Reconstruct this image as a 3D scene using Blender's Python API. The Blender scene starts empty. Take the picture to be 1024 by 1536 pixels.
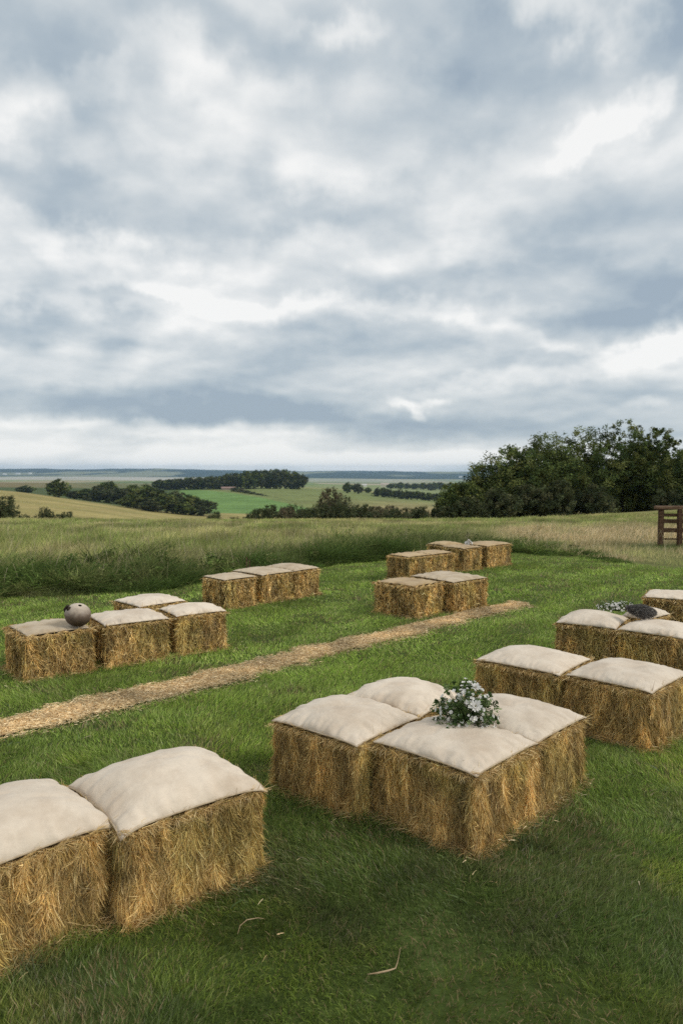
import bpy, bmesh, math, random
import numpy as np
from mathutils import Vector, Matrix

rng = np.random.default_rng(7)
random.seed(7)
PI = math.pi
sc = bpy.context.scene
col = bpy.context.collection

# ------------------------------------------------------------------ camera
FPX = 1110.0
PITCH = math.atan(63 / FPX)
CAM_H = 2.0
cam_d = bpy.data.cameras.new('camera')
cam = bpy.data.objects.new('camera', cam_d)
col.objects.link(cam)
cam.location = (0, 0, CAM_H)
cam.rotation_euler = (PI / 2 - PITCH, 0, 0)
cam_d.sensor_fit = 'VERTICAL'
cam_d.sensor_height = 36
cam_d.sensor_width = 24
cam_d.lens = FPX / 1536 * 36
cam_d.clip_end = 40000
cam_d.clip_start = 0.05
cam_d.dof.use_dof = True
cam_d.dof.focus_distance = 5.2
cam_d.dof.aperture_fstop = 3.5
sc.camera = cam

sc.view_settings.view_transform = 'Standard'
sc.view_settings.look = 'None'
sc.view_settings.exposure = 0.0
sc.view_settings.gamma = 1.0
sc.cycles.use_denoising = False
sc.cycles.max_bounces = 6
sc.cycles.diffuse_bounces = 3
sc.cycles.glossy_bounces = 2
sc.cycles.transmission_bounces = 3
sc.cycles.volume_bounces = 1
sc.cycles.transparent_max_bounces = 6
sc.cycles.sample_clamp_indirect = 6


def tag(o, label=None, cat=None, group=None, kind=None):
    if label: o['label'] = label
    if cat: o['category'] = cat
    if group: o['group'] = group
    if kind: o['kind'] = kind
    return o


def empty(name, loc, rz=0.0):
    o = bpy.data.objects.new(name, None)
    o.empty_display_size = 0.1
    o.location = loc
    o.rotation_euler = (0, 0, rz)
    col.objects.link(o)
    return o


# ------------------------------------------------------------------ materials
def new_mat(name):
    m = bpy.data.materials.new(name)
    m.use_nodes = True
    nt = m.node_tree
    nt.nodes.clear()
    return m, nt, nt.nodes, nt.links


def attr_leaf_mat(name, translucent=0.3, gain=1.0, rough=0.6, gloss=0.0, noise=0.0, nscale=3.0):
    """colour comes from a per-blade colour attribute"""
    m, nt, N, L = new_mat(name)
    out = N.new('ShaderNodeOutputMaterial')
    at = N.new('ShaderNodeAttribute'); at.attribute_name = 'tint'
    src = at.outputs['Color']
    if noise > 0:
        tc = N.new('ShaderNodeTexCoord')
        nz = N.new('ShaderNodeTexNoise'); nz.inputs['Scale'].default_value = nscale
        nz.inputs['Detail'].default_value = 4
        L.new(tc.outputs['Object'], nz.inputs['Vector'])
        mr = N.new('ShaderNodeMapRange')
        mr.inputs['To Min'].default_value = 1 - noise; mr.inputs['To Max'].default_value = 1 + noise
        L.new(nz.outputs['Fac'], mr.inputs['Value'])
        vm = N.new('ShaderNodeVectorMath'); vm.operation = 'SCALE'
        L.new(src, vm.inputs[0]); L.new(mr.outputs[0], vm.inputs['Scale'])
        src = vm.outputs[0]
    d = N.new('ShaderNodeBsdfDiffuse')
    t = N.new('ShaderNodeBsdfTranslucent')
    L.new(src, d.inputs['Color']); L.new(src, t.inputs['Color'])
    mx = N.new('ShaderNodeMixShader'); mx.inputs[0].default_value = translucent
    L.new(d.outputs[0], mx.inputs[1]); L.new(t.outputs[0], mx.inputs[2])
    last = mx.outputs[0]
    if gloss > 0:
        g = N.new('ShaderNodeBsdfGlossy'); g.inputs['Roughness'].default_value = rough
        g.inputs['Color'].default_value = (0.8, 0.85, 0.8, 1)
        m2 = N.new('ShaderNodeMixShader'); m2.inputs[0].default_value = gloss
        L.new(last, m2.inputs[1]); L.new(g.outputs[0], m2.inputs[2]); last = m2.outputs[0]
    L.new(last, out.inputs['Surface'])
    return m


def noise_mat(name, stops, scale=5, detail=6, rough=0.85, bump=0.2, bump_scale=40, stretch=(1, 1, 1), spec=0.2,
              distortion=0.0):
    m, nt, N, L = new_mat(name)
    out = N.new('ShaderNodeOutputMaterial')
    p = N.new('ShaderNodeBsdfPrincipled')
    p.inputs['Roughness'].default_value = rough
    p.inputs['Specular IOR Level'].default_value = spec
    tc = N.new('ShaderNodeTexCoord')
    mp = N.new('ShaderNodeMapping'); mp.inputs['Scale'].default_value = stretch
    L.new(tc.outputs['Object'], mp.inputs['Vector'])
    nz = N.new('ShaderNodeTexNoise'); nz.inputs['Scale'].default_value = scale
    nz.inputs['Detail'].default_value = detail; nz.inputs['Distortion'].default_value = distortion
    L.new(mp.outputs[0], nz.inputs['Vector'])
    cr = N.new('ShaderNodeValToRGB')
    el = cr.color_ramp.elements
    while len(el) < len(stops): el.new(0.5)
    for e, (pos, c) in zip(el, stops):
        e.position = pos; e.color = (*c, 1)
    L.new(nz.outputs['Fac'], cr.inputs['Fac'])
    L.new(cr.outputs['Color'], p.inputs['Base Color'])
    if bump > 0:
        n2 = N.new('ShaderNodeTexNoise'); n2.inputs['Scale'].default_value = bump_scale
        n2.inputs['Detail'].default_value = 5
        L.new(mp.outputs[0], n2.inputs['Vector'])
        b = N.new('ShaderNodeBump'); b.inputs['Strength'].default_value = bump
        b.inputs['Distance'].default_value = 0.02
        L.new(n2.outputs['Fac'], b.inputs['Height']); L.new(b.outputs[0], p.inputs['Normal'])
    L.new(p.outputs[0], out.inputs['Surface'])
    return m


M_GRASS = attr_leaf_mat('lawn_grass', 0.38, gloss=0.03, rough=0.45, noise=0.35, nscale=1.3)
M_TALL = attr_leaf_mat('meadow_grass', 0.3, noise=0.3, nscale=0.7)
M_STRAW = attr_leaf_mat('straw_fibre', 0.12, gloss=0.04, rough=0.5, noise=0.3, nscale=7)
M_LEAF = attr_leaf_mat('tree_leaf', 0.22, noise=0.3, nscale=0.5)
M_PETAL = attr_leaf_mat('petal', 0.25)
M_CORE = noise_mat('packed_straw', [(0.3, (0.045, 0.026, 0.009)), (0.5, (0.14, 0.085, 0.03)), (0.7, (0.30, 0.2, 0.08))],
                   scale=26, stretch=(1.6, 1.6, 0.35), bump=0.9, bump_scale=60, distortion=1.0)
M_BARK = noise_mat('bark', [(0.3, (0.03, 0.024, 0.018)), (0.7, (0.09, 0.075, 0.055))], scale=8, stretch=(3, 3, 0.6))
M_WOOD = noise_mat('weathered_timber', [(0.25, (0.035, 0.018, 0.010)), (0.5, (0.09, 0.048, 0.026)), (0.75, (0.16, 0.10, 0.06))],
                   scale=9, stretch=(1, 1, 5), bump=0.6)
M_RAIL = noise_mat('weathered_rail', [(0.25, (0.05, 0.026, 0.015)), (0.5, (0.13, 0.075, 0.042)), (0.8, (0.32, 0.23, 0.15))],
                   scale=7, stretch=(0.6, 5, 5), bump=0.6)


def cushion_mat(name, base, dirt):
    m, nt, N, L = new_mat(name)
    out = N.new('ShaderNodeOutputMaterial')
    p = N.new('ShaderNodeBsdfPrincipled')
    p.inputs['Roughness'].default_value = 0.92
    p.inputs['Specular IOR Level'].default_value = 0.1
    p.inputs['Sheen Weight'].default_value = 0.15
    tc0 = N.new('ShaderNodeTexCoord')
    oi = N.new('ShaderNodeObjectInfo')
    rs_ = N.new('ShaderNodeMath'); rs_.operation = 'MULTIPLY'; rs_.inputs[1].default_value = 40; L.new(oi.outputs['Random'], rs_.inputs[0])
    tcv = N.new('ShaderNodeVectorMath'); L.new(tc0.outputs['Object'], tcv.inputs[0]); L.new(rs_.outputs[0], tcv.inputs[1])
    nz = N.new('ShaderNodeTexNoise'); nz.inputs['Scale'].default_value = 4.5; nz.inputs['Detail'].default_value = 7
    nz.inputs['Roughness'].default_value = 0.62
    L.new(tcv.outputs[0], nz.inputs['Vector'])
    cr = N.new('ShaderNodeValToRGB')
    cr.color_ramp.elements[0].position = 0.32; cr.color_ramp.elements[0].color = (*dirt, 1)
    cr.color_ramp.elements[1].position = 0.6; cr.color_ramp.elements[1].color = (*base, 1)
    L.new(nz.outputs['Fac'], cr.inputs['Fac'])
    n3 = N.new('ShaderNodeTexNoise'); n3.inputs['Scale'].default_value = 55; n3.inputs['Detail'].default_value = 3
    L.new(tcv.outputs[0], n3.inputs['Vector'])
    mr = N.new('ShaderNodeMapRange'); mr.inputs['To Min'].default_value = 0.93; mr.inputs['To Max'].default_value = 1.05
    L.new(n3.outputs['Fac'], mr.inputs['Value'])
    vm = N.new('ShaderNodeVectorMath'); vm.operation = 'SCALE'
    L.new(cr.outputs['Color'], vm.inputs[0]); L.new(mr.outputs[0], vm.inputs['Scale'])
    tone = N.new('ShaderNodeMapRange'); tone.inputs['To Min'].default_value = .90; tone.inputs['To Max'].default_value = 1.05
    L.new(oi.outputs['Random'], tone.inputs['Value'])
    vt = N.new('ShaderNodeVectorMath'); vt.operation = 'SCALE'; L.new(vm.outputs[0], vt.inputs[0]); L.new(tone.outputs[0], vt.inputs['Scale'])
    L.new(vt.outputs[0], p.inputs['Base Color'])
    # weave
    hs = []
    for rot in (0, PI / 2):
        mp = N.new('ShaderNodeMapping'); mp.inputs['Rotation'].default_value = (0, 0, rot)
        L.new(tcv.outputs[0], mp.inputs['Vector'])
        w = N.new('ShaderNodeTexWave'); w.inputs['Scale'].default_value = 110; w.inputs['Distortion'].default_value = 1.5
        L.new(mp.outputs[0], w.inputs['Vector']); hs.append(w.outputs['Fac'])
    ad = N.new('ShaderNodeMath'); L.new(hs[0], ad.inputs[0]); L.new(hs[1], ad.inputs[1])
    b = N.new('ShaderNodeBump'); b.inputs['Strength'].default_value = 0.12; b.inputs['Distance'].default_value = 0.002
    L.new(ad.outputs[0], b.inputs['Height'])
    n4 = N.new('ShaderNodeTexNoise'); n4.inputs['Scale'].default_value = 9; n4.inputs['Detail'].default_value = 5
    n4.inputs['Distortion'].default_value = 1.2
    L.new(tcv.outputs[0], n4.inputs['Vector'])
    b2 = N.new('ShaderNodeBump'); b2.inputs['Strength'].default_value = 0.35; b2.inputs['Distance'].default_value = 0.02
    L.new(n4.outputs['Fac'], b2.inputs['Height']); L.new(b.outputs[0], b2.inputs['Normal'])
    L.new(b2.outputs[0], p.inputs['Normal'])
    L.new(p.outputs[0], out.inputs['Surface'])
    return m


M_CUSH = cushion_mat('linen', (0.74, 0.63, 0.50), (0.57, 0.46, 0.345))
M_CUSH2 = cushion_mat('worn_hessian', (0.58, 0.47, 0.33), (0.42, 0.31, 0.19))
M_CUSH3 = cushion_mat('straw_dusted_hessian', (0.52, 0.38, 0.21), (0.36, 0.24, 0.12))
M_PIPE = noise_mat('cushion_piping', [(0.3, (0.34, 0.25, 0.15)), (0.7, (0.55, 0.45, 0.32))], scale=30, bump=0.2)


# ------------------------------------------------------------------ numpy helpers
def smooth(a, b, x):
    t = np.clip((x - a) / (b - a), 0, 1)
    return t * t * (3 - 2 * t)


_tab = rng.random((256, 256))


def vnoise(x, y):
    x = np.asarray(x, float); y = np.asarray(y, float)
    xi = np.floor(x).astype(int); yi = np.floor(y).astype(int)
    fx = x - xi; fy = y - yi
    fx = fx * fx * (3 - 2 * fx); fy = fy * fy * (3 - 2 * fy)
    a = _tab[xi & 255, yi & 255]; b = _tab[(xi + 1) & 255, yi & 255]
    c = _tab[xi & 255, (yi + 1) & 255]; d = _tab[(xi + 1) & 255, (yi + 1) & 255]
    return (a * (1 - fx) + b * fx) * (1 - fy) + (c * (1 - fx) + d * fx) * fy


def fbm(x, y, o=4):
    s = 0; a = 0.5; n = 0
    for i in range(o):
        s = s + a * vnoise(x * 2 ** i + 17 * i, y * 2 ** i + 31 * i); n += a; a *= 0.5
    return s / n


def np_mesh(name, V, F, mat, colors=None, parent=None, smooth_shade=False, mats=None, fm=None):
    """V (n,3); F list of arrays, each (k, 3|4)"""
    me = bpy.data.meshes.new(name)
    V = np.ascontiguousarray(V, dtype=np.float32)
    me.vertices.add(len(V)); me.vertices.foreach_set('co', V.ravel())
    loops = np.concatenate([f.ravel() for f in F]).astype(np.int32)
    tot = np.concatenate([np.full(len(f), f.shape[1], np.int32) for f in F])
    start = np.concatenate([[0], np.cumsum(tot)[:-1]]).astype(np.int32)
    me.loops.add(len(loops)); me.loops.foreach_set('vertex_index', loops)
    me.polygons.add(len(tot)); me.polygons.foreach_set('loop_start', start)
    me.polygons.foreach_set('use_smooth', np.full(len(tot), smooth_shade))
    for mm in (mats or [mat]): me.materials.append(mm)
    if fm is not None: me.polygons.foreach_set('material_index', fm.astype(np.int32))
    me.update(calc_edges=True)
    if colors is not None:
        c = np.ones((len(V), 4), np.float32); c[:, :3] = colors
        a = me.color_attributes.new('tint', 'FLOAT_COLOR', 'POINT')
        a.data.foreach_set('color', c.ravel())
    o = bpy.data.objects.new(name, me)
    col.objects.link(o)
    if parent is not None: o.parent = parent
    return o


def ribbons(P, D, B, length, width, bend, nseg, tip=0.15):
    """P roots (n,3), D start direction (n,3), B bend direction (n,3): ribbons curving from D towards B.
    returns V (n*(2*nseg+2),3) and quads."""
    n = len(P)
    D = D / np.linalg.norm(D, axis=1, keepdims=True)
    S = np.cross(D, B + 1e-4)
    r = rng.normal(size=(n, 3)) * 0.9
    S = np.cross(D, S / (np.linalg.norm(S, axis=1, keepdims=True) + 1e-9) + r)
    S /= (np.linalg.norm(S, axis=1, keepdims=True) + 1e-9)
    rows = []
    length = np.broadcast_to(length, (n,)); width = np.broadcast_to(width, (n,)); bend = np.broadcast_to(bend, (n,))
    for k in range(nseg + 1):
        t = k / nseg
        c = P + D * (length * t)[:, None] + B * (bend * length * t * t)[:, None]
        w = width * 0.5 * ((1 - t) ** 0.6 * (1 - tip) + tip)
        rows.append(c - S * w[:, None]); rows.append(c + S * w[:, None])
    V = np.stack(rows, 1).reshape(-1, 3)
    m = 2 * nseg + 2
    base = (np.arange(n) * m)[:, None]
    F = [base + np.array([[2 * k, 2 * k + 1, 2 * k + 3, 2 * k + 2]]) for k in range(nseg)]
    return V, np.concatenate(F, 0), m


def mixc(pal, n, w=None, var=.2):
    pal = np.array(pal, float)
    i = rng.choice(len(pal), n, p=w); j = rng.choice(len(pal), n, p=w)
    t = rng.random((n, 1)) * 0.6
    c = pal[i] * (1 - t) + pal[j] * t
    return c * rng.uniform(1 - var, 1 + var * 1.4, (n, 1))


# ------------------------------------------------------------------ terrain
PXC = np.array([-900, -300, 0, 150, 300, 450, 600, 750, 1024, 1400, 2000], float)
DC = np.array([24, 30, 42, 60, 100, 160, 250, 320, 400, 500, 600, 700, 900, 1200, 1500, 2200, 3500, 5000, 5900, 6600, 9500], float)
ZT = {
    -900: [0, .0, -.8, -2.6, -4.5, -5.5, -5, -4, -4, -6, -10, -13, -15, -17, -26, -30, -39, -40, -18, 8, 2],
    -300: [0, .0, -.8, -2.6, -4.7, -5.8, -5.5, -5, -5, -7, -10, -13, -15, -16, -26, -30, -39, -40, -18, 9, 2],
    0:    [0, .03, -.9, -2.8, -5.1, -6.9, -7.0, -6.0, -7.5, -12, -17, -19, -16.6, -16.6, -25, -30, -39, -38, -16, 12, 2],
    150:  [0, .0, -.9, -3.0, -5.8, -8.5, -11.3, -12.6, -16, -19, -19.6, -19.4, -19, -18.5, -25, -30, -39, -38, -16, 12, 2],
    300:  [0, .0, -.9, -3.1, -6.6, -10.3, -16.0, -18.8, -21.4, -20.3, -17.5, -15.7, -18, -24, -27, -34, -42, -42, -18, 11, 2],
    450:  [0, .0, -.9, -3.2, -7.5, -12, -17.5, -20.5, -21.4, -18.6, -16.6, -15.2, -17.0, -23, -27, -36, -45, -47, -24, -14, -20],
    600:  [0, .0, -.9, -3.2, -7.5, -12, -17.5, -19, -19.6, -18.6, -21, -24, -28, -30, -34, -42, -54, -56, -30, -19, -22],
    750:  [0, .0, -.8, -2.8, -7, -12, -18, -21, -23, -25, -27, -28, -30, -32, -35, -42, -54, -56, -32, -22, -24],
    1024: [0.02, .15, -.1, -1.6, -6, -12, -18, -21, -23, -25, -27, -28, -30, -32, -35, -42, -54, -56, -32, -22, -24],
    1400: [0.03, .2, .1, -1.2, -5, -12, -18, -21, -23, -25, -27, -28, -30, -32, -35, -42, -54, -56, -32, -20, -24],
    2000: [0.03, .2, .1, -1.2, -5, -12, -18, -21, -23, -25, -27, -28, -30, -32, -35, -42, -54, -56, -32, -20, -24],
}
_lnD = np.log(np.linspace(math.log(24), math.log(9500), 260).astype(float))  # placeholder spacing
_u = np.linspace(math.log(24), math.log(9500), 260)
_v = np.linspace(-900, 2000, 200)
_T1 = np.array([np.interp(_u, np.log(DC), ZT[int(p)]) for p in PXC])
_T = np.array([[0.0] * 200] * 260)
for _i in range(260):
    _T[_i] = np.interp(_v, PXC, _T1[:, _i])
def _blur(a, r, ax):
    k = np.exp(-0.5 * (np.arange(-3 * r, 3 * r + 1) / r) ** 2); k /= k.sum()
    pad = [(0, 0), (0, 0)]; pad[ax] = (3 * r, 3 * r)
    ap = np.pad(a, pad, mode='edge')
    return np.apply_along_axis(lambda q: np.convolve(q, k, 'valid'), ax, ap)
_T = _blur(_blur(_T, 3, 0), 4, 1)


def gz(x, y):
    x = np.asarray(x, float); y = np.asarray(y, float)
    yy = np.clip(y, 24, 9499)
    px = np.clip(512 + FPX * x / np.maximum(yy, 24), -899, 1999)
    a = (np.log(yy) - _u[0]) / (_u[-1] - _u[0]) * 259
    b = (px + 900) / 2900 * 199
    ai = np.clip(np.floor(a).astype(int), 0, 258); bi = np.clip(np.floor(b).astype(int), 0, 198)
    fa = a - ai; fb = b - bi
    z = (_T[ai, bi] * (1 - fb) + _T[ai, bi + 1] * fb) * (1 - fa) + (_T[ai + 1, bi] * (1 - fb) + _T[ai + 1, bi + 1] * fb) * fa
    z = z * smooth(23, 27, y)
    z = z + (fbm(x * 0.02 + 5, y * 0.02, 3) - 0.5) * 1.2 * smooth(60, 200, y)
    z = z + (fbm(x * 0.0018 + 9, y * 0.0012 + 3, 5) - 0.5) * 40 * smooth(4800, 6300, y)
    z = z + (vnoise(x * 0.8 + 40, y * 0.8) - 0.5) * 0.03 * smooth(11, 16, y)
    return z


def g1(x, y): return float(gz(np.array([x]), np.array([y]))[0])


def wp(px, d): return (px - 512) / FPX * d      # lateral offset of a bearing at distance d


# lawn edge (world x -> y where the mown lawn ends)
EX = np.array([-14, -8, -5.13, -3.7, -2.54, -1.4, -.43, .83, 2.5, 4.4, 5.0, 5.55, 6.75, 8.5, 12, 18])
EY = np.array([7.5, 9.8, 11.0, 11.8, 12.7, 13.8, 14.8, 15.9, 17.0, 17.6, 17.0, 15.9, 14.8, 13.9, 12.8, 11.5])
def edge_y(x): return np.interp(x, EX, EY) + (vnoise(x * 1.3 + 3, x * 0 + 2) - 0.5) * 0.7


# straw strip on the lawn
SP = np.array([[-4.6, 3.7], [-3.6, 4.6], [-2.62, 5.58], [-2.2, 6.02], [-1.12, 7.06], [1.0, 9.28], [2.0, 10.30], [2.7, 10.98]])
def strip_d(x, y):
    """signed distance-like value: <0 inside the strip"""
    best = np.full(np.shape(x), 9.0)
    for (a, b) in zip(SP[:-1], SP[1:]):
        ab = b - a; t = np.clip(((x - a[0]) * ab[0] + (y - a[1]) * ab[1]) / (ab @ ab), 0, 1)
        d = np.hypot(x - a[0] - t * ab[0], y - a[1] - t * ab[1])
        best = np.minimum(best, d)
    w = 0.225 + (fbm(x * 1.7, y * 1.7, 3) - 0.5) * 0.36 + (vnoise(x * 9, y * 9) - .5) * .14
    return best - w


def ground_colour(x, y):
    px = 512 + FPX * x / np.maximum(y, 1)
    n = len(x)
    C = np.tile(np.array([0.06, 0.085, 0.022]), (n, 1))
    nz = fbm(x * 0.01, y * 0.01, 4)[:, None]
    n2 = fbm(x * 0.05 + 7, y * 0.05, 3)[:, None]
    def put(mask, c1, c2=None, t=None):
        m = mask[:, None].astype(float)
        c = np.array(c1)
        if c2 is not None:
            tt = nz if t is None else t
            c = np.array(c1) * (1 - tt) + np.array(c2) * tt
        C[:] = C * (1 - m) + c * m
    e = edge_y(x)
    put(smooth(-.3, .3, y - e), (.10, .12, .04), (.14, .14, .055))
    put(smooth(28, 34, y), (.17, .19, .06), (.24, .21, .09))
    # left hillside, tan green with mown bands running along it
    band = 0.5 + 0.5 * np.sin((x * 0.55 + y * 0.83) * 0.16 + 3 * n2[:, 0])
    put(smooth(75, 95, y), (.27, .24, .085), (.40, .31, .135), (0.35 * band[:, None] + 0.4 * n2))
    # field beyond the hedge, left
    put(smooth(330, 380, y) * (px < 330), (.06, .09, .03), (.09, .11, .04))
    put(smooth(820, 860, y) * (px < 250), (.20, .16, .08), (.15, .16, .07), np.clip(px / 200, 0, 1)[:, None])
    # bright green pasture
    bl = 345 + (620 - y) * 0.62
    gmask = smooth(375, 385, y) * smooth(268, 272, px) * (1 - smooth(bl - 2, bl + 2, px)) * (1 - smooth(690, 720, y))
    put(gmask, (.13, .225, .065), (.165, .26, .08), n2)
    # field to its right, greener at the back, tan towards the lower right
    rmask = smooth(370, 380, y) * smooth(bl - 2, bl + 2, px) * (1 - smooth(860, 880, y))
    tan = np.clip((px - 430) / 160, 0, 1)[:, None] * np.clip((560 - y) / 160, 0, 1)[:, None]
    put(rmask, (.18, .21, .075), (.32, .25, .12), np.clip(tan + 0.3 * (n2 - .5), 0, 1))
    # far patchwork
    vx = np.floor(x / 260 + 0.6 * fbm(x * .002, y * .002, 2)); vy = np.floor(y / 420 + 0.9 * fbm(y * .001 + 4, x * .001, 2))
    h = np.modf(np.abs(np.sin(vx * 12.99 + vy * 78.2) * 4375.5))[0]
    pal = np.array([(.22, .25, .11), (.30, .26, .15), (.16, .21, .08), (.38, .33, .22), (.12, .16, .06), (.19, .24, .09)])
    f = smooth(880, 960, y) * ((px > 330) | (y > 1350))
    m = f[:, None]; C = C * (1 - m) + pal[(h * 5.999).astype(int)] * m
    # pale flat by the river
    m = (smooth(2300, 2700, y) * (1 - smooth(4200, 4500, y)))[:, None] * np.clip(0.4 + 2.2 * (fbm(x * .0012, y * .0006 + 2, 3)[:, None] - .35), 0, 1)
    C = C * (1 - m) + np.array([.42, .39, .33]) * m
    # wooded far hills
    m = smooth(4300, 4700, y)[:, None]
    pn = fbm(x * .0022 + 8, y * .0009, 4)[:, None]
    hill = np.array([.018, .035, .030]) * (1 - smooth(.53, .60, pn)) + np.array([.20, .21, .13]) * smooth(.53, .60, pn)
    C = C * (1 - m) + hill * m
    return C


def build_ground():
    y1 = np.arange(-14, 30, 0.35)
    y2 = np.exp(np.linspace(math.log(30), math.log(9400), 430))
    ys = np.concatenate([y1, y2])
    s = np.linspace(-1, 1, 561); s = s * (0.55 + 0.45 * np.abs(s))
    W = np.maximum(40, ys * 1.1 + 10)
    X = W[:, None] * s[None, :]; Y = np.repeat(ys[:, None], len(s), 1)
    x = X.ravel(); y = Y.ravel()
    z = gz(x, y)
    V = np.stack([x, y, z], 1)
    r, c = X.shape
    i = np.arange(r * c).reshape(r, c)
    F = np.stack([i[:-1, :-1], i[:-1, 1:], i[1:, 1:], i[1:, :-1]], -1).reshape(-1, 4)
    m, nt, N, L = new_mat('ground_cover')
    out = N.new('ShaderNodeOutputMaterial')
    p = N.new('ShaderNodeBsdfPrincipled'); p.inputs['Roughness'].default_value = 0.95
    p.inputs['Specular IOR Level'].default_value = 0.05
    at = N.new('ShaderNodeAttribute'); at.attribute_name = 'tint'
    tc = N.new('ShaderNodeTexCoord')
    acc = None
    for scale, amt in ((0.06, 0.25), (0.9, 0.3), (12, 0.35)):
        nz = N.new('ShaderNodeTexNoise'); nz.inputs['Scale'].default_value = scale; nz.inputs['Detail'].default_value = 6
        L.new(tc.outputs['Object'], nz.inputs['Vector'])
        mr = N.new('ShaderNodeMapRange'); mr.inputs['From Min'].default_value = .25; mr.inputs['From Max'].default_value = .75
        mr.inputs['To Min'].default_value = 1 - amt; mr.inputs['To Max'].default_value = 1 + amt
        L.new(nz.outputs['Fac'], mr.inputs['Value'])
        if acc is None: acc = mr.outputs[0]
        else:
            mu = N.new('ShaderNodeMath'); mu.operation = 'MULTIPLY'
            L.new(acc, mu.inputs[0]); L.new(mr.outputs[0], mu.inputs[1]); acc = mu.outputs[0]
    vm = N.new('ShaderNodeVectorMath'); vm.operation = 'SCALE'
    L.new(at.outputs['Color'], vm.inputs[0]); L.new(acc, vm.inputs['Scale'])
    L.new(vm.outputs[0], p.inputs['Base Color']); L.new(p.outputs[0], out.inputs['Surface'])
    o = np_mesh('ground', V, [F], m, ground_colour(x, y), smooth_shade=True)
    tag(o, 'rolling farmland with mown lawn, pasture and far wooded hills', 'ground', kind='structure')


build_ground()

# ------------------------------------------------------------------ bales
def rd(a): return math.radians(a)
# key: near corner (x,y), heading of the right-hand side (deg), right length, left length, height
BALES = {
    'A1': (-1.50, 2.70, 46, .70, .62, .43), 'A2': (-.945, 3.12, 40, .72, .64, .43),
    'B1': (.085, 4.13, 50, .62, .66, .43), 'B1b': (.50, 4.63, 50, .56, .62, .43),
    'B2': (.69, 3.72, 46.5, .62, .68, .43), 'B2b': (1.125, 4.18, 46.5, .60, .68, .43),
    'C1': (1.66, 5.58, 50, .62, .70, .43), 'C2': (2.18, 5.13, 45, .70, .64, .43),
    'D1': (2.70, 7.22, 58, .60, .58, .43), 'D2': (3.20, 6.75, 47, .56, .66, .43), 'D3': (3.17, 7.64, 40, .52, .28, .43),
    'E': (4.32, 8.72, 60, .60, .68, .43),
    'F1': (.97, 9.76, 47, .62, .70, .44), 'F2': (1.55, 10.17, 40, .72, .82, .44),
    'G1': (1.20, 13.06, 41, .61, .56, .45), 'G2': (1.665, 13.47, 41, .61, .56, .45), 'G3': (2.40, 14.42, 40, .52, .60, .45),
    'G4': (2.96, 14.93, 45, .86, .62, .45), 'G5': (2.12, 15.02, 40, .55, .5, .45),
    'H1': (-1.66, 10.44, 44, .56, .54, .43), 'H2': (-1.17, 10.93, 46, .62, .72, .43), 'H3': (-.72, 11.40, 46, .52, .72, .43),
    'I1': (-2.96, 6.86, 40, .64, .64, .43), 'I2': (-2.37, 7.36, 34, .66, .64, .43), 'I3': (-1.76, 7.84, 34, .57, .52, .43),
    'I4': (-2.30, 8.38, 45, .60, .60, .43),
}


def in_bales(x, y, grow=0.0):
    m = np.zeros(np.shape(x), bool)
    for (bx, by, th, R, Lf, H) in BALES.values():
        c, s = math.cos(rd(th)), math.sin(rd(th))
        u = (x - bx) * c + (y - by) * s; v = -(x - bx) * s + (y - by) * c
        m |= (u > -grow) & (u < R + grow) & (v > -grow) & (v < Lf + grow)
    return m


def near_bales(x, y):
    d = np.full(np.shape(x), 9.0)
    for (bx, by, th, R, Lf, H) in BALES.values():
        c, s = math.cos(rd(th)), math.sin(rd(th))
        u = (x - bx) * c + (y - by) * s - R / 2; v = -(x - bx) * s + (y - by) * c - Lf / 2
        q = np.maximum(np.abs(u) - R / 2, np.abs(v) - Lf / 2)
        d = np.minimum(d, q)
    return d


STRAW_PAL = [(.70, .51, .23), (.54, .355, .135), (.37, .215, .075), (.17, .09, .03), (.82, .66, .38), (.36, .28, .10)]
STRAW_W = [.22, .28, .18, .12, .08, .12]


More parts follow.
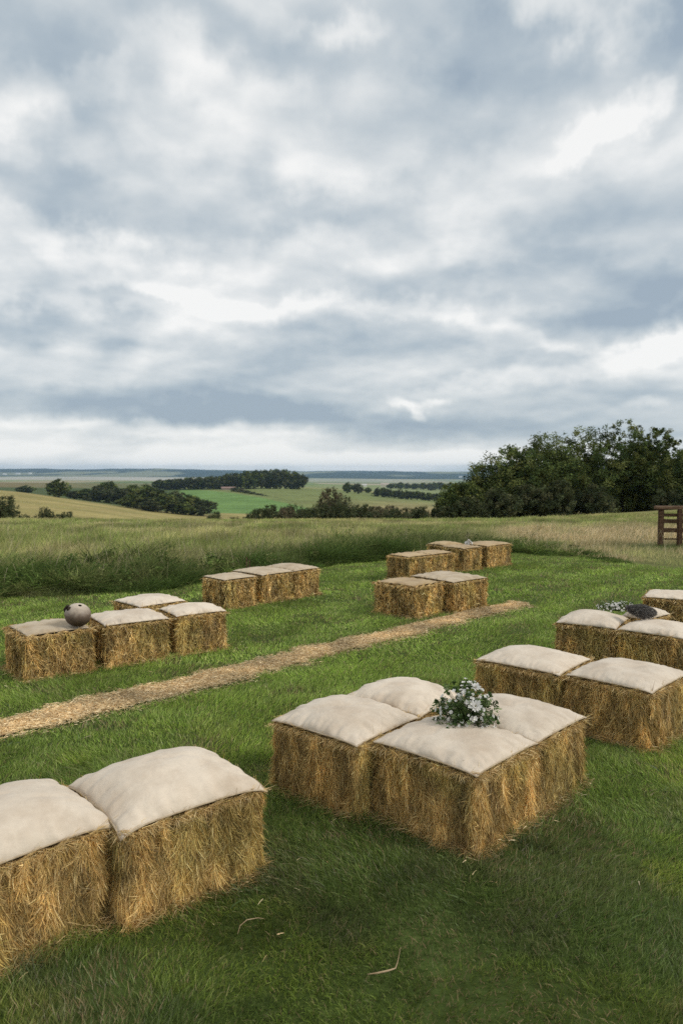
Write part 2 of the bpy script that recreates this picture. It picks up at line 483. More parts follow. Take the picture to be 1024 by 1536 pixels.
def rounded_block(R, Lf, H, seed, nz_amp):
    """closed block with soft corners, vertical flake grooves and lumps"""
    n, k = 30, 20
    def faces_grid(a, b): return np.meshgrid(np.linspace(-1, 1, a), np.linspace(-1, 1, b), indexing='ij')
    VV = []; FF = []; off = 0
    for ax, sg in ((0, 1), (0, -1), (1, 1), (1, -1), (2, 1), (2, -1)):
        A, B = faces_grid(n, n if ax == 2 else k)
        P = np.zeros((*A.shape, 3))
        o = [q for q in (0, 1, 2) if q != ax]
        P[..., ax] = sg; P[..., o[0]] = A; P[..., o[1]] = B
        idx = np.arange(A.size).reshape(A.shape) + off
        f = np.stack([idx[:-1, :-1], idx[1:, :-1], idx[1:, 1:], idx[:-1, 1:]], -1).reshape(-1, 4)
        flip = (sg < 0) ^ (ax == 1)
        if flip: f = f[:, ::-1]
        VV.append(P.reshape(-1, 3)); FF.append(f); off += A.size
    P = np.concatenate(VV); F = np.concatenate(FF)
    half = np.array([R, Lf, H]) / 2
    Q = P * half
    rr = 0.045
    inner = np.clip(Q, -(half - rr), half - rr)
    dlt = Q - inner; ln = np.linalg.norm(dlt, axis=1, keepdims=True) + 1e-9
    Nn = dlt / ln
    Q = inner + Nn * np.minimum(ln, rr)
    # lumps and flake grooves
    hx = Q[:, 0] * 9 + seed; hy = Q[:, 1] * 9 + seed * 1.7
    lump = fbm(hx + Q[:, 2] * 3, hy - Q[:, 2] * 4, 3) - 0.5
    groove = np.minimum(np.abs(np.sin((Q[:, 0] + seed) * 22)), np.abs(np.sin((Q[:, 1] + seed) * 22))) ** 2
    amp = (lump * nz_amp * 1.6 - (1 - groove) * nz_amp * 0.18) * np.where(P[:, 2] > .99, .3, 1)
    Q = Q + Nn * amp[:, None]
    Q = Q - Nn * .012
    Q[:, 2] = np.maximum(Q[:, 2], -H / 2)
    return Q + np.array([R / 2, Lf / 2, H / 2]), F


def make_bale(key, label, group):
    bx, by, th, R, Lf, H = BALES[key]
    seed = float(rng.random() * 50)
    dist = math.hypot(bx, by)
    z0 = g1(bx, by)
    V0, F0 = rounded_block(R, Lf, H, seed, 0.016)
    C0 = np.tile([.2, .13, .05], (len(V0), 1))
    near = dist < 6.5
    dens = 72000 if dist < 5.2 else (46000 if dist < 6.5 else (20000 if dist < 9 else 11000))
    wid = 0.0022 if dist < 5.2 else (0.0028 if dist < 6.5 else (0.0046 if dist < 9.5 else 0.0068))
    perim = 2 * (R + Lf)
    n = int(perim * H * dens)
    q = rng.random(n) * perim
    hz = (1 - rng.random(n) ** 0.9) * H * 1.0
    # side frame: p on outline, nrm outward, tan along
    seg = np.select([q < R, q < R + Lf, q < 2 * R + Lf], [0, 1, 2], 3)
    t = np.select([seg == 0, seg == 1, seg == 2], [q, q - R, q - R - Lf], q - 2 * R - Lf)
    x = np.select([seg == 0, seg == 1, seg == 2], [t, np.full(n, R), R - t], 0.0)
    y = np.select([seg == 0, seg == 1, seg == 2], [np.zeros(n), t, np.full(n, Lf)], Lf - t)
    nx = np.select([seg == 0, seg == 1, seg == 2], [0, 1, 0], -1).astype(float)
    ny = np.select([seg == 0, seg == 1, seg == 2], [-1, 0, 1], 0).astype(float)
    tx = np.select([seg == 0, seg == 1, seg == 2], [1, 0, -1], 0).astype(float)
    ty = np.select([seg == 0, seg == 1, seg == 2], [0, 1, 0], -1).astype(float)
    # round the vertical corners
    cr = 0.05
    cx = np.clip(x, cr, R - cr); cy = np.clip(y, cr, Lf - cr)
    dx, dy = x - cx, y - cy; ln = np.hypot(dx, dy) + 1e-9
    x = cx + dx / ln * cr; y = cy + dy / ln * cr
    onx = dx / ln; ony = dy / ln
    # matted locks: flow angle from noise along the side
    sc1 = 7.0
    flow = (fbm(q * sc1 + seed, hz * 5 + seed, 3) - 0.5) * 3.2 + (vnoise(q * 30 + seed, hz * 9) - .5) * 1.2
    ang = flow * 0.55 + rng.normal(0, 0.36, n) + np.where(rng.random(n) < (.13 if near else .35), rng.normal(0, 1.5, n), 0)
    lock = vnoise(q * 24 + seed * 3, hz * 7 + seed)
    up = -np.cos(ang); al = np.sin(ang)
    outw = 0.03 + 0.22 * np.maximum(0, lock - .5) + np.abs(rng.normal(0, .13, n))
    D = np.stack([tx * al + onx * outw, ty * al + ony * outw, up], 1)
    length = (.016 + .050 * rng.random(n) ** 1.8) * (1.15 if near else 1.1)
    bulge = (fbm(q * 6 + seed, hz * 6, 3) - .5) * .04
    off = -0.002 + 0.028 * lock ** 2 + bulge * .8 - .014 * np.exp(-((np.modf(q * 5.5 + seed + .3 * vnoise(hz * 4, q))[0] - .5) / .07) ** 2)
    P = np.stack([x + onx * off, y + ony * off, np.maximum(hz, 0.02)], 1)
    # lower fibres splay out along the ground instead of going under it
    low = smooth(.11, .0, P[:, 2])
    low = np.clip((0.045 - P[:, 2]) / 0.045, 0, 1)
    D[:, 0] += onx * low * .7; D[:, 1] += ony * low * .7
    D[:, 2] = D[:, 2] * (1 - 0.85 * low)
    B = np.stack([onx * .3 + tx * .4, ony * .3 + ty * .4, np.full(n, -0.4)], 1)
    bend = rng.normal(0.0, .4, n)
    V1, F1, m = ribbons(P, D, B, length, wid * rng.uniform(.6, 1.5, n), bend, 2 if near else 1, .35)
    V1[:, 2] = np.maximum(V1[:, 2], 0.003)
    C = mixc(STRAW_PAL, n, STRAW_W, .38)
    # patchy hay tone, plus shade between locks put into the colour: sunken ones darker
    patch = fbm(q * 9 + seed * 2, hz * 3.5 + 3, 3)[:, None]
    C = C * (0.38 + 1.2 * patch) * (.6 + .75 * lock)[:, None] * np.array([1.10, 1.055, .90])
    green = np.clip((fbm(q * 3 + seed, hz * 2 + 11, 2) - .5) * 3, 0, .5)[:, None]
    C = C * (1 - green) + C * np.array([.8, .95, .75]) * green
    C1 = np.repeat(C, m, 0)
    # top rim fibres
    nt_ = int(perim * (2200 if near else 800))
    q2 = rng.random(nt_) * perim
    s2 = np.select([q2 < R, q2 < R + Lf, q2 < 2 * R + Lf], [0, 1, 2], 3)
    t2 = np.select([s2 == 0, s2 == 1, s2 == 2], [q2, q2 - R, q2 - R - Lf], q2 - 2 * R - Lf)
    ins = rng.random(nt_) ** 1.5 * .07 - .012
    x2 = np.select([s2 == 0, s2 == 1, s2 == 2], [t2, R - ins, R - t2], ins)
    y2 = np.select([s2 == 0, s2 == 1, s2 == 2], [ins, t2, Lf - ins], Lf - t2)
    a2 = rng.random(nt_) * 2 * PI
    ox = np.select([s2 == 1, s2 == 3], [1, -1], 0) * 1.0; oy = np.select([s2 == 0, s2 == 2], [-1, 1], 0) * 1.0
    D2 = np.stack([np.cos(a2) + ox * .4, np.sin(a2) + oy * .4, rng.normal(-.06, .08, nt_)], 1)
    P2 = np.stack([x2, y2, H + rng.uniform(-.022, -.004, nt_)], 1)
    B2 = np.tile([0, 0, -1.0], (nt_, 1)) + np.stack([ox, oy, ox * 0], 1) * .4
    V2, F2, m2 = ribbons(P2, D2, B2, rng.uniform(.02, .055, nt_), wid * 1.0, rng.uniform(.1, .6, nt_), 2, .35)
    C2 = np.repeat(mixc(STRAW_PAL, nt_, STRAW_W) * 1.15, m2, 0)
    # litter round the foot
    nl = int(perim * (700 if near else 260))
    q3 = rng.random(nl) * perim
    s3 = np.select([q3 < R, q3 < R + Lf, q3 < 2 * R + Lf], [0, 1, 2], 3)
    t3 = np.select([s3 == 0, s3 == 1, s3 == 2], [q3, q3 - R, q3 - R - Lf], q3 - 2 * R - Lf)
    outd = np.abs(rng.normal(0, .028, nl))
    ox3 = np.select([s3 == 1, s3 == 3], [1, -1], 0) * 1.0; oy3 = np.select([s3 == 0, s3 == 2], [-1, 1], 0) * 1.0
    x3 = np.select([s3 == 0, s3 == 1, s3 == 2], [t3, R, R - t3], 0.0) + ox3 * outd
    y3 = np.select([s3 == 0, s3 == 1, s3 == 2], [0.0, t3, Lf], Lf - t3) + oy3 * outd
    a3 = rng.random(nl) * 2 * PI
    P3 = np.stack([x3, y3, rng.uniform(.012, .05, nl) * np.exp(-outd * 8)], 1)
    D3 = np.stack([np.cos(a3) + ox3 * .8, np.sin(a3) + oy3 * .8, rng.normal(.05, .15, nl)], 1)
    V3, F3, m3 = ribbons(P3, D3, np.tile([0, 0, -1.0], (nl, 1)), rng.uniform(.03, .085, nl), wid, .15, 2, .35)
    V3[:, 2] = np.maximum(V3[:, 2], 0.002)
    C3 = np.repeat(mixc(STRAW_PAL, nl, STRAW_W), m3, 0)

    V = np.concatenate([V0, V1, V2, V3]); F = np.concatenate([F0, F1 + len(V0), F2 + len(V0) + len(V1), F3 + len(V0) + len(V1) + len(V2)])
    Cc = np.concatenate([C0, C1, C2, C3])
    fm = np.ones(len(F), int); fm[:len(F0)] = 0
    o = np_mesh('hay_bale', V, [F], None, Cc, mats=[M_CORE, M_STRAW], fm=fm)
    o.location = (bx, by, z0); o.rotation_euler = (0, 0, rd(th))
    tag(o, label, 'hay bale', group)
    # twisted straw rope that edges the top
    if dist < 10:
        nr = int(perim * (650 if near else 260))
        q4 = rng.random(nr) * perim
        s4 = np.select([q4 < R, q4 < R + Lf, q4 < 2 * R + Lf], [0, 1, 2], 3)
        t4 = np.select([s4 == 0, s4 == 1, s4 == 2], [q4, q4 - R, q4 - R - Lf], q4 - 2 * R - Lf)
        i4 = .006
        x4 = np.select([s4 == 0, s4 == 1, s4 == 2], [t4, R - i4, R - t4], i4)
        y4 = np.select([s4 == 0, s4 == 1, s4 == 2], [i4, t4, Lf - i4], Lf - t4)
        tx4 = np.select([s4 == 0, s4 == 1, s4 == 2], [1, 0, -1], 0) * 1.; ty4 = np.select([s4 == 0, s4 == 1, s4 == 2], [0, 1, 0], -1) * 1.
        ph = q4 * 42 + rng.normal(0, .5, nr)
        rr = rng.uniform(.004, .015, nr)
        ox4 = np.select([s4 == 1, s4 == 3], [1, -1], 0) * 1.0; oy4 = np.select([s4 == 0, s4 == 2], [-1, 1], 0) * 1.0
        wob = (vnoise(q4 * 5, q4 * 0 + seed) - .5) * .03
        P4 = np.stack([x4 + ox4 * (np.cos(ph) * rr + wob * .5), y4 + oy4 * (np.cos(ph) * rr + wob * .5), H - .004 + np.sin(ph) * rr + wob * .4], 1)
        D4 = np.stack([tx4 - ox4 * np.sin(ph) * .45, ty4 - oy4 * np.sin(ph) * .45, np.cos(ph) * .3 + rng.normal(-.03, .05, nr)], 1)
        V4, F4, m4 = ribbons(P4, D4, rng.normal(0, 1, (nr, 3)), rng.uniform(.035, .085, nr), wid * 1.1, rng.normal(0, .15, nr), 2, .4)
        np_mesh('straw_edging', V4, [F4], M_STRAW, np.repeat(mixc(STRAW_PAL, nr, [.3, .3, .15, .07, .13, .05]) * 1.05, m4, 0), parent=o)
    return o


def make_cushion(key, label, group, thick=.115, du=(0.0, 0.0), scale=(1.0, 1.0), droop=.02, tint=None, pull=.022, mat=None):
    bx, by, th, R, Lf, H = BALES[key]
    seed = float(rng.random() * 50)
    n = 56
    u, v = np.meshgrid(np.linspace(-1, 1, n), np.linspace(-1, 1, n), indexing='ij')
    prof = np.clip((1 - np.abs(u) ** 2.3), 0, 1) ** .70 * np.clip((1 - np.abs(v) ** 2.3), 0, 1) ** .70
    pu = 1 - pull * (1 - v ** 2) * np.abs(u) ** 3     # sides pulled in, corners pointed
    pv = 1 - pull * (1 - u ** 2) * np.abs(v) ** 3
    X = u * pu * R * .5 * scale[0]; Y = v * pv * Lf * .5 * scale[1]
    # wrinkles that radiate from the pinched edge
    edge = np.clip(1 - np.minimum(1 - np.abs(u), 1 - np.abs(v)) * 2.4, 0, 1) * np.clip(prof * 4, 0, 1)
    along = np.where(np.abs(u) > np.abs(v), v, u)
    wr = (fbm(along * 9 + seed, np.maximum(np.abs(u), np.abs(v)) * 1.3 + seed, 3) - .5) * edge * .048
    soft = (fbm(u * 1.6 + seed, v * 1.6 + seed, 3) - .5) * .035 * prof
    crease = -np.exp(-((u * .6 + v * .8 + (vnoise(u * 3 + seed, v * 3) - .5) * .35) / .05) ** 2) * .006 * prof
    Z = thick * prof + wr + soft + crease
    corner = (np.abs(u) * np.abs(v)) ** 6
    Z = Z - corner * droop + .010
    Zb = np.full_like(Z, 0.002) - corner * droop * 0.4
    Zb = np.minimum(Zb, Z - .002)
    top = np.stack([X, Y, Z], -1).reshape(-1, 3)
    bot = np.stack([X * .985, Y * .985, Zb], -1).reshape(-1, 3)
    V = np.concatenate([top, bot])
    i = np.arange(n * n).reshape(n, n)
    Ft = np.stack([i[:-1, :-1], i[1:, :-1], i[1:, 1:], i[:-1, 1:]], -1).reshape(-1, 4)
    Fb = Ft[:, ::-1] + n * n
    ring = np.concatenate([i[0, :], i[1:, -1], i[-1, -2::-1], i[-2:0:-1, 0]])
    nx = np.roll(ring, -1)
    Fs = np.stack([ring, nx, nx + n * n, ring + n * n], -1)
    o = np_mesh('cushion', V, [np.concatenate([Ft, Fb, Fs])], mat or M_CUSH, smooth_shade=True)
    c, s = math.cos(rd(th)), math.sin(rd(th))
    lx, ly = R / 2 + du[0], Lf / 2 + du[1]
    o.location = (bx + lx * c - ly * s, by + lx * s + ly * c, g1(bx, by) + H + .004)
    o.rotation_euler = (0, 0, rd(th))
    tag(o, label, 'cushion', group)
    # seam piping round the edge
    if math.hypot(bx, by) < 7:
        E = top[ring]; E = E + np.array([0, 0, -.001])
        k = 6; m = len(ring)
        tg = np.roll(E, -1, 0) - np.roll(E, 1, 0); tg /= np.linalg.norm(tg, axis=1, keepdims=True)
        sd = np.cross(tg, [0, 0, 1.0]); sd /= np.linalg.norm(sd, axis=1, keepdims=True)
        upv = np.cross(sd, tg)
        rad = .0042
        TV = np.stack([E + sd * math.cos(a) * rad + upv * math.sin(a) * rad for a in np.linspace(0, 2 * PI, k, endpoint=False)], 1).reshape(-1, 3)
        a = np.arange(m)[:, None] * k; b = np.roll(np.arange(m), -1)[:, None] * k
        j = np.arange(k)[None, :]; j2 = (j + 1) % k
        TF = np.stack([a + j, a + j2, b + j2, b + j], -1).reshape(-1, 4)
        np_mesh('piping', TV, [TF], M_PIPE, parent=o, smooth_shade=True)
    return o


GB = 'hay bales set out as seats on the lawn'
GC = 'pale linen cushions on the hay bales'
BL = {
    'A1': 'nearest hay bale, cut off by the left edge of the picture',
    'A2': 'large near hay bale at the lower left under a plump cushion',
    'B1': 'front left hay bale of the block of four carrying the flowers',
    'B1b': 'back left hay bale of the block of four, almost hidden by cushions',
    'B2': 'nearest hay bale of the block of four, its corner towards the viewer',
    'B2b': 'right hay bale of the block of four with ragged hanging straw',
    'C1': 'left hay bale of the pair just behind the block of four',
    'C2': 'right hay bale of the pair behind the block of four, cut by the frame',
    'D1': 'left hay bale below the dark bristly bundle at the right',
    'D2': 'hay bale in front of the dark bristly bundle, cut by right edge',
    'D3': 'mostly hidden hay bale just behind the dark bristly bundle',
    'E': 'farther single hay bale at the right edge of the lawn',
    'F1': 'left hay bale of the middle pair, lying across the straw strip end',
    'F2': 'right hay bale of the middle pair beside the end of the straw strip',
    'G1': 'left end hay bale of the farthest row by the tall grass',
    'G2': 'second hay bale from the left in the farthest row',
    'G3': 'short hay bale in the farthest row, just below the white flower',
    'G4': 'right end hay bale of the farthest row by the tall grass',
    'G5': 'hay bale peeping over the farthest row, left of the white flower',
    'H1': 'left hay bale of the row of three in the middle left',
    'H2': 'middle hay bale of the row of three in the middle left',
    'H3': 'right hay bale of the row of three in the middle left',
    'I1': 'hay bale at the left edge beneath the round gourd',
    'I2': 'hay bale just right of the round gourd',
    'I3': 'right end hay bale of the group with the gourd',
    'I4': 'hay bale standing behind the others of the gourd group',
}
CL = {
    'A1': 'plump linen cushion on the nearest bale, cut off by left edge',
    'A2': 'large plump linen cushion with drooping corner on lower left bale',
    'B1': 'linen cushion at the front left of the block of four',
    'B1b': 'linen cushion at the back left of the block of four behind the flowers',
    'B2': 'linen cushion nearest the viewer with the white flowers on its back corner',
    'B2b': 'linen cushion at the right of the block of four beside the flowers',
    'C1': 'smooth linen cushion on the left bale of the right hand pair',
    'C2': 'smooth linen cushion on the right bale of the right hand pair',
    'D1': 'linen cushion left of the dark bristly bundle',
    'D2': 'linen cushion in front of the dark bristly bundle',
    'D3': 'linen cushion peeping out right of the dark bristly bundle',
    'E': 'thin pale cushion on the farther single bale at right edge',
    'F1': 'thin straw coloured cushion on the left bale of the middle pair',
    'F2': 'thin pale cushion on the right bale of the middle pair',
    'G1': 'flat cushion on the left end bale of the farthest row',
    'G2': 'flat cushion on the second bale of the farthest row',
    'G3': 'flat cushion on the bale below the white flower',
    'G4': 'flat cushion on the right end bale of the farthest row',
    'G5': 'flat cushion on the bale behind the farthest row',
    'H1': 'thin cushion on the left bale of the row of three',
    'H2': 'thin cushion on the middle bale of the row of three',
    'H3': 'thin cushion on the right bale of the row of three',
    'I1': 'linen cushion under the round gourd',
    'I2': 'linen cushion just right of the round gourd',
    'I3': 'linen cushion at the right end of the gourd group',
    'I4': 'linen cushion at the back of the gourd group',
}
TH = {'A1': .13, 'A2': .125, 'B1': .09, 'B1b': .09, 'B2': .075, 'B2b': .08, 'C1': .075, 'C2': .07, 'D1': .085, 'D2': .07, 'D3': .07,
      'E': .045, 'F1': .02, 'F2': .04, 'G1': .02, 'G2': .02, 'G3': .02, 'G4': .04, 'G5': .05, 'H1': .025, 'H2': .04, 'H3': .04,
      'I1': .035, 'I2': .055, 'I3': .055, 'I4': .055}
SC = {'A1': (1.05, 1.05), 'A2': (1.05, 1.05), 'F1': (.93, .93), 'G1': (.96, .93), 'G2': (.96, .93), 'I1': (.94, .94)}
CM = {'F1': M_CUSH3, 'G1': M_CUSH3, 'G2': M_CUSH3, 'G3': M_CUSH3, 'G4': M_CUSH3, 'G5': M_CUSH3, 'H1': M_CUSH2, 'H2': M_CUSH2, 'H3': M_CUSH2, 'F2': M_CUSH2,
      'I1': M_CUSH2}
for k in BALES:
    make_bale(k, BL[k], GB)
    make_cushion(k, CL[k], GC, TH[k], scale=SC.get(k, (1.03, 1.03)), droop=.035 if k[0] == 'A' else .012, pull=.045 if k[0] == 'A' else .008, mat=CM.get(k))


# ------------------------------------------------------------------ straw strip
def build_strip():
    # gently domed sheet of trodden straw
    pts = []
    for (a, b) in zip(SP[:-1], SP[1:]):
        m = max(2, int(np.hypot(*(b - a)) / .06))
        for t in np.linspace(0, 1, m, endpoint=False): pts.append(a + (b - a) * t)
    pts = np.array(pts); n = len(pts)
    tg = np.gradient(pts, axis=0); tg /= np.linalg.norm(tg, axis=1, keepdims=True)
    nr = np.stack([-tg[:, 1], tg[:, 0]], 1)
    K = 9
    rows = []
    taper = smooth(0, 6, np.arange(n)[::-1].astype(float))
    for k in range(K):
        s = -1 + 2 * k / (K - 1)
        wv = .13 + (fbm(np.arange(n) * .13 + (5 if s < 0 else 60), np.zeros(n), 3) - .5) * .1
        p = pts + nr * (s * wv * taper)[:, None]
        z = 0.008 + .012 * (1 - s * s)
        rows.append(np.concatenate([p, np.full((n, 1), z)], 1))
    V = np.stack(rows, 1).reshape(-1, 3)
    i = np.arange(n * K).reshape(n, K)
    F = np.stack([i[:-1, :-1], i[:-1, 1:], i[1:, 1:], i[1:, :-1]], -1).reshape(-1, 4)[:, ::-1]
    m = noise_mat('trodden_straw', [(.3, (.20, .13, .06)), (.5, (.38, .26, .13)), (.7, (.55, .40, .22))], scale=22, bump=.8, bump_scale=70)
    o = np_mesh('path', V, [F], m, smooth_shade=True)
    tag(o, 'strip of trodden golden straw running across the lawn', 'path', kind='structure')
    # loose straw on it
    nn = 130000
    k = rng.integers(0, n, nn)
    s = rng.normal(0, .72, nn)
    x = pts[k, 0] + nr[k, 0] * s * .24 + rng.normal(0, .03, nn); y = pts[k, 1] + nr[k, 1] * s * .24 + rng.normal(0, .03, nn)
    ok = (strip_d(x, y) < rng.normal(.0, .05, nn) + np.where(rng.random(nn) < .08, rng.exponential(.15, nn), 0)) & ~in_bales(x, y, -.01)
    x = x[ok]; y = y[ok]
    xs = rng.uniform(-4, 4, 42000); ys = rng.uniform(2.2, 13, 42000); nb = near_bales(xs, ys)
    ok = (nb > 0) & (rng.random(42000) < .5 * np.exp(-nb / .09) + .003) & (np.abs(xs) < .5 * ys + .6)
    x = np.concatenate([x, xs[ok]]); y = np.concatenate([y, ys[ok]]); q = len(x)
    a = rng.random(q) * 2 * PI
    h = .012 + rng.uniform(.004, .03, q) * ((strip_d(x, y) < -.02) | (strip_d(x, y) > .3))
    P = np.stack([x, y, h], 1); D = np.stack([np.cos(a), np.sin(a), rng.normal(.08, .2, q)], 1)
    V, F, mm = ribbons(P, D, np.tile([0, 0, -1.], (q, 1)), rng.uniform(.012, .05, q), rng.uniform(.002, .0055, q), .2, 2, .4)
    V[:, 2] = np.maximum(V[:, 2], .004)
    C = mixc([(.84, .65, .37), (.70, .50, .26), (.50, .33, .16), (.92, .77, .50)], q) * (.45 + 1.0 * fbm(x * 2.5, y * 2.5, 4)[:, None])
    o = np_mesh('loose_straw', V, [F], M_STRAW, np.repeat(C, mm, 0))
    tag(o, 'loose golden straw scattered along the strip on the lawn', 'straw', kind='stuff')


build_strip()


# ------------------------------------------------------------------ lawn
def sample_area(d0, d1, dens, margin=1.2, half=.5):
    """points in the wedge the lawn is seen in, uniform over the ground"""
    W = half * d1 + margin
    n = int(2 * W * (d1 - d0) * dens)
    x = rng.uniform(-W, W, n); y = rng.uniform(d0, d1, n)
    ok = np.abs(x) < half * y + margin
    return x[ok], y[ok]


def build_lawn():
    VS = []; FS = []; CS = []; off = 0
    bands = [(1.6, 3.6, 16000, .0030, .037), (3.6, 5.2, 12500, .0034, .038), (5.2, 7.5, 7000, .0045, .036),
             (7.5, 11, 3600, .0066, .034), (11, 18.5, 1500, .0105, .034)]
    for d0, d1, dens, w, h in bands:
        x, y = sample_area(d0, d1, dens)
        e = edge_y(x)
        ok = (y < e + .35) & ~in_bales(x, y, .0)
        sd = strip_d(x, y)
        ok &= (sd > rng.normal(.0, .04, len(x))) | (rng.random(len(x)) < .05 + .25 * smooth(.5, .7, fbm(x * 4, y * 4, 2)))
        # thin worn spots
        bare = fbm(x * 2.3 + 30, y * 2.3, 3)
        ok &= rng.random(len(x)) < (1 - .55 * smooth(.60, .72, bare))
        x = x[ok]; y = y[ok]; n = len(x)
        tuft = np.clip((fbm(x * 2.2, y * 2.2, 3) - .5) * 1.4 + .55, .28, 1)
        tuft2 = vnoise(x * 7 + 5, y * 7)
        nb = near_bales(x, y)
        edge_long = np.exp(-np.clip(nb, 0, 1) / .06)
        ln = h * (.45 + 1.1 * tuft ** 1.3 + .35 * tuft2) * rng.uniform(.55, 1.35, n) * (1 + .6 * edge_long)
        # longer in the foreground
        ln *= 1 + .35 * smooth(4.2, 2.6, y) if False else 1
        ln *= 1 + .25 * np.clip((4.0 - y) / 2.0, 0, 1) * tuft
        la = fbm(x * 1.1 + 9, y * 1.1, 2) * 4 * PI
        lean = .1 + .35 * vnoise(x * 3 + 1, y * 3 + 8)
        az = rng.random(n) * 2 * PI
        D = np.stack([np.cos(la) * lean + np.cos(az) * .38, np.sin(la) * lean + np.sin(az) * .38, np.ones(n)], 1)
        B = np.stack([np.cos(la) * .8 + np.cos(az), np.sin(la) * .8 + np.sin(az), np.full(n, -.5)], 1)
        P = np.stack([x, y, gz(x, y) - .002], 1)
        V, F, m = ribbons(P, D, B, ln, w * rng.uniform(.5, 1.4, n), rng.uniform(.0, .38, n), 2, .1)
        pal = np.array([(.275, .395, .068), (.345, .47, .085), (.215, .32, .058), (.43, .50, .14), (.52, .47, .23), (.13, .215, .044)])
        C = mixc(pal, n, [.28, .24, .2, .14, .06, .08], .42)
        lush = fbm(x * .9 + 12, y * .9 + 4, 3)[:, None]
        C = C * (.62 + .76 * lush)
        # patches: yellow-green cushions of moss and young grass, greyer worn patches
        p1 = smooth(.52, .66, fbm(x * 1.6 + 70, y * 1.6 + 9, 3))[:, None]; p2 = smooth(.54, .66, fbm(x * 1.9 + 31, y * 1.9 + 77, 3))[:, None]
        fg = np.clip((6.2 - y) / 2.0, .12, 1)[:, None]
        C = C * (1 + fg * p1 * np.array([.55, .45, .08])) * (1 - fg * p2 * np.array([-.10, .06, -.25]))
        dk = smooth(.56, .70, fbm(x * 2.6 + 11, y * 2.6 + 47, 3))[:, None]
        C = C * (1 - .42 * dk * fg)
        # faint mower stripes parallel to the straw strip, farther lawn only
        st = np.sin((x * .72 - y * .69) * 2 * PI / 1.1)
        C *= 1 + (.13 * np.sign(st) * np.minimum(1, np.abs(st) * 3) * smooth(6, 9, y))[:, None]
        # foreground shade put into the blade colour, darker and bluer; dry stems mixed in
        fg_shade = np.clip((5.4 - y) / 2.2, 0, 1)[:, None]
        C = C * (1 - fg_shade) + C * np.array([.43, .44, .56]) * fg_shade
        dry = (rng.random(n) < .04 + .30 * smooth(.58, .70, bare[ok]))[:, None]
        C = np.where(dry, np.array([.38, .28, .15]) * rng.uniform(.6, 1.3, (n, 1)), C)
        VS.append(V); FS.append(F + off); CS.append(np.repeat(C, m, 0)); off += len(V)
    n = 5200
    x = rng.uniform(-3.2, 3.2, n); y = 2.0 + 4.5 * rng.random(n)
    ok = ~in_bales(x, y, .01) & (fbm(x * 1.4 + 8, y * 1.4, 3) > .46) & (strip_d(x, y) > .03); x = x[ok]; y = y[ok]; n = len(x)
    az = rng.random(n) * 2 * PI
    P = np.stack([x, y, np.full(n, .004)], 1)
    D = np.stack([np.cos(az) * .7, np.sin(az) * .7, rng.uniform(.5, 1.2, n)], 1); B = np.stack([np.cos(az), np.sin(az), np.full(n, -.8)], 1)
    V, F, m = ribbons(P, D, B, rng.uniform(.03, .075, n), rng.uniform(.006, .011, n), rng.uniform(.3, .8, n), 3, .05)
    C = mixc([(.16, .25, .06), (.22, .31, .08), (.12, .19, .05), (.42, .33, .17)], n, [.35, .3, .25, .1], .35) * .6
    VS.append(V); FS.append(np.zeros((0, 4), int)); FS.append(F + off); CS.append(np.repeat(C, m, 0)); off += len(V)
    o = np_mesh('grass', np.concatenate(VS), [np.concatenate(FS)], M_GRASS, np.concatenate(CS))
    tag(o, 'short mown green grass of the lawn between the hay bales', 'grass', kind='stuff')


build_lawn()


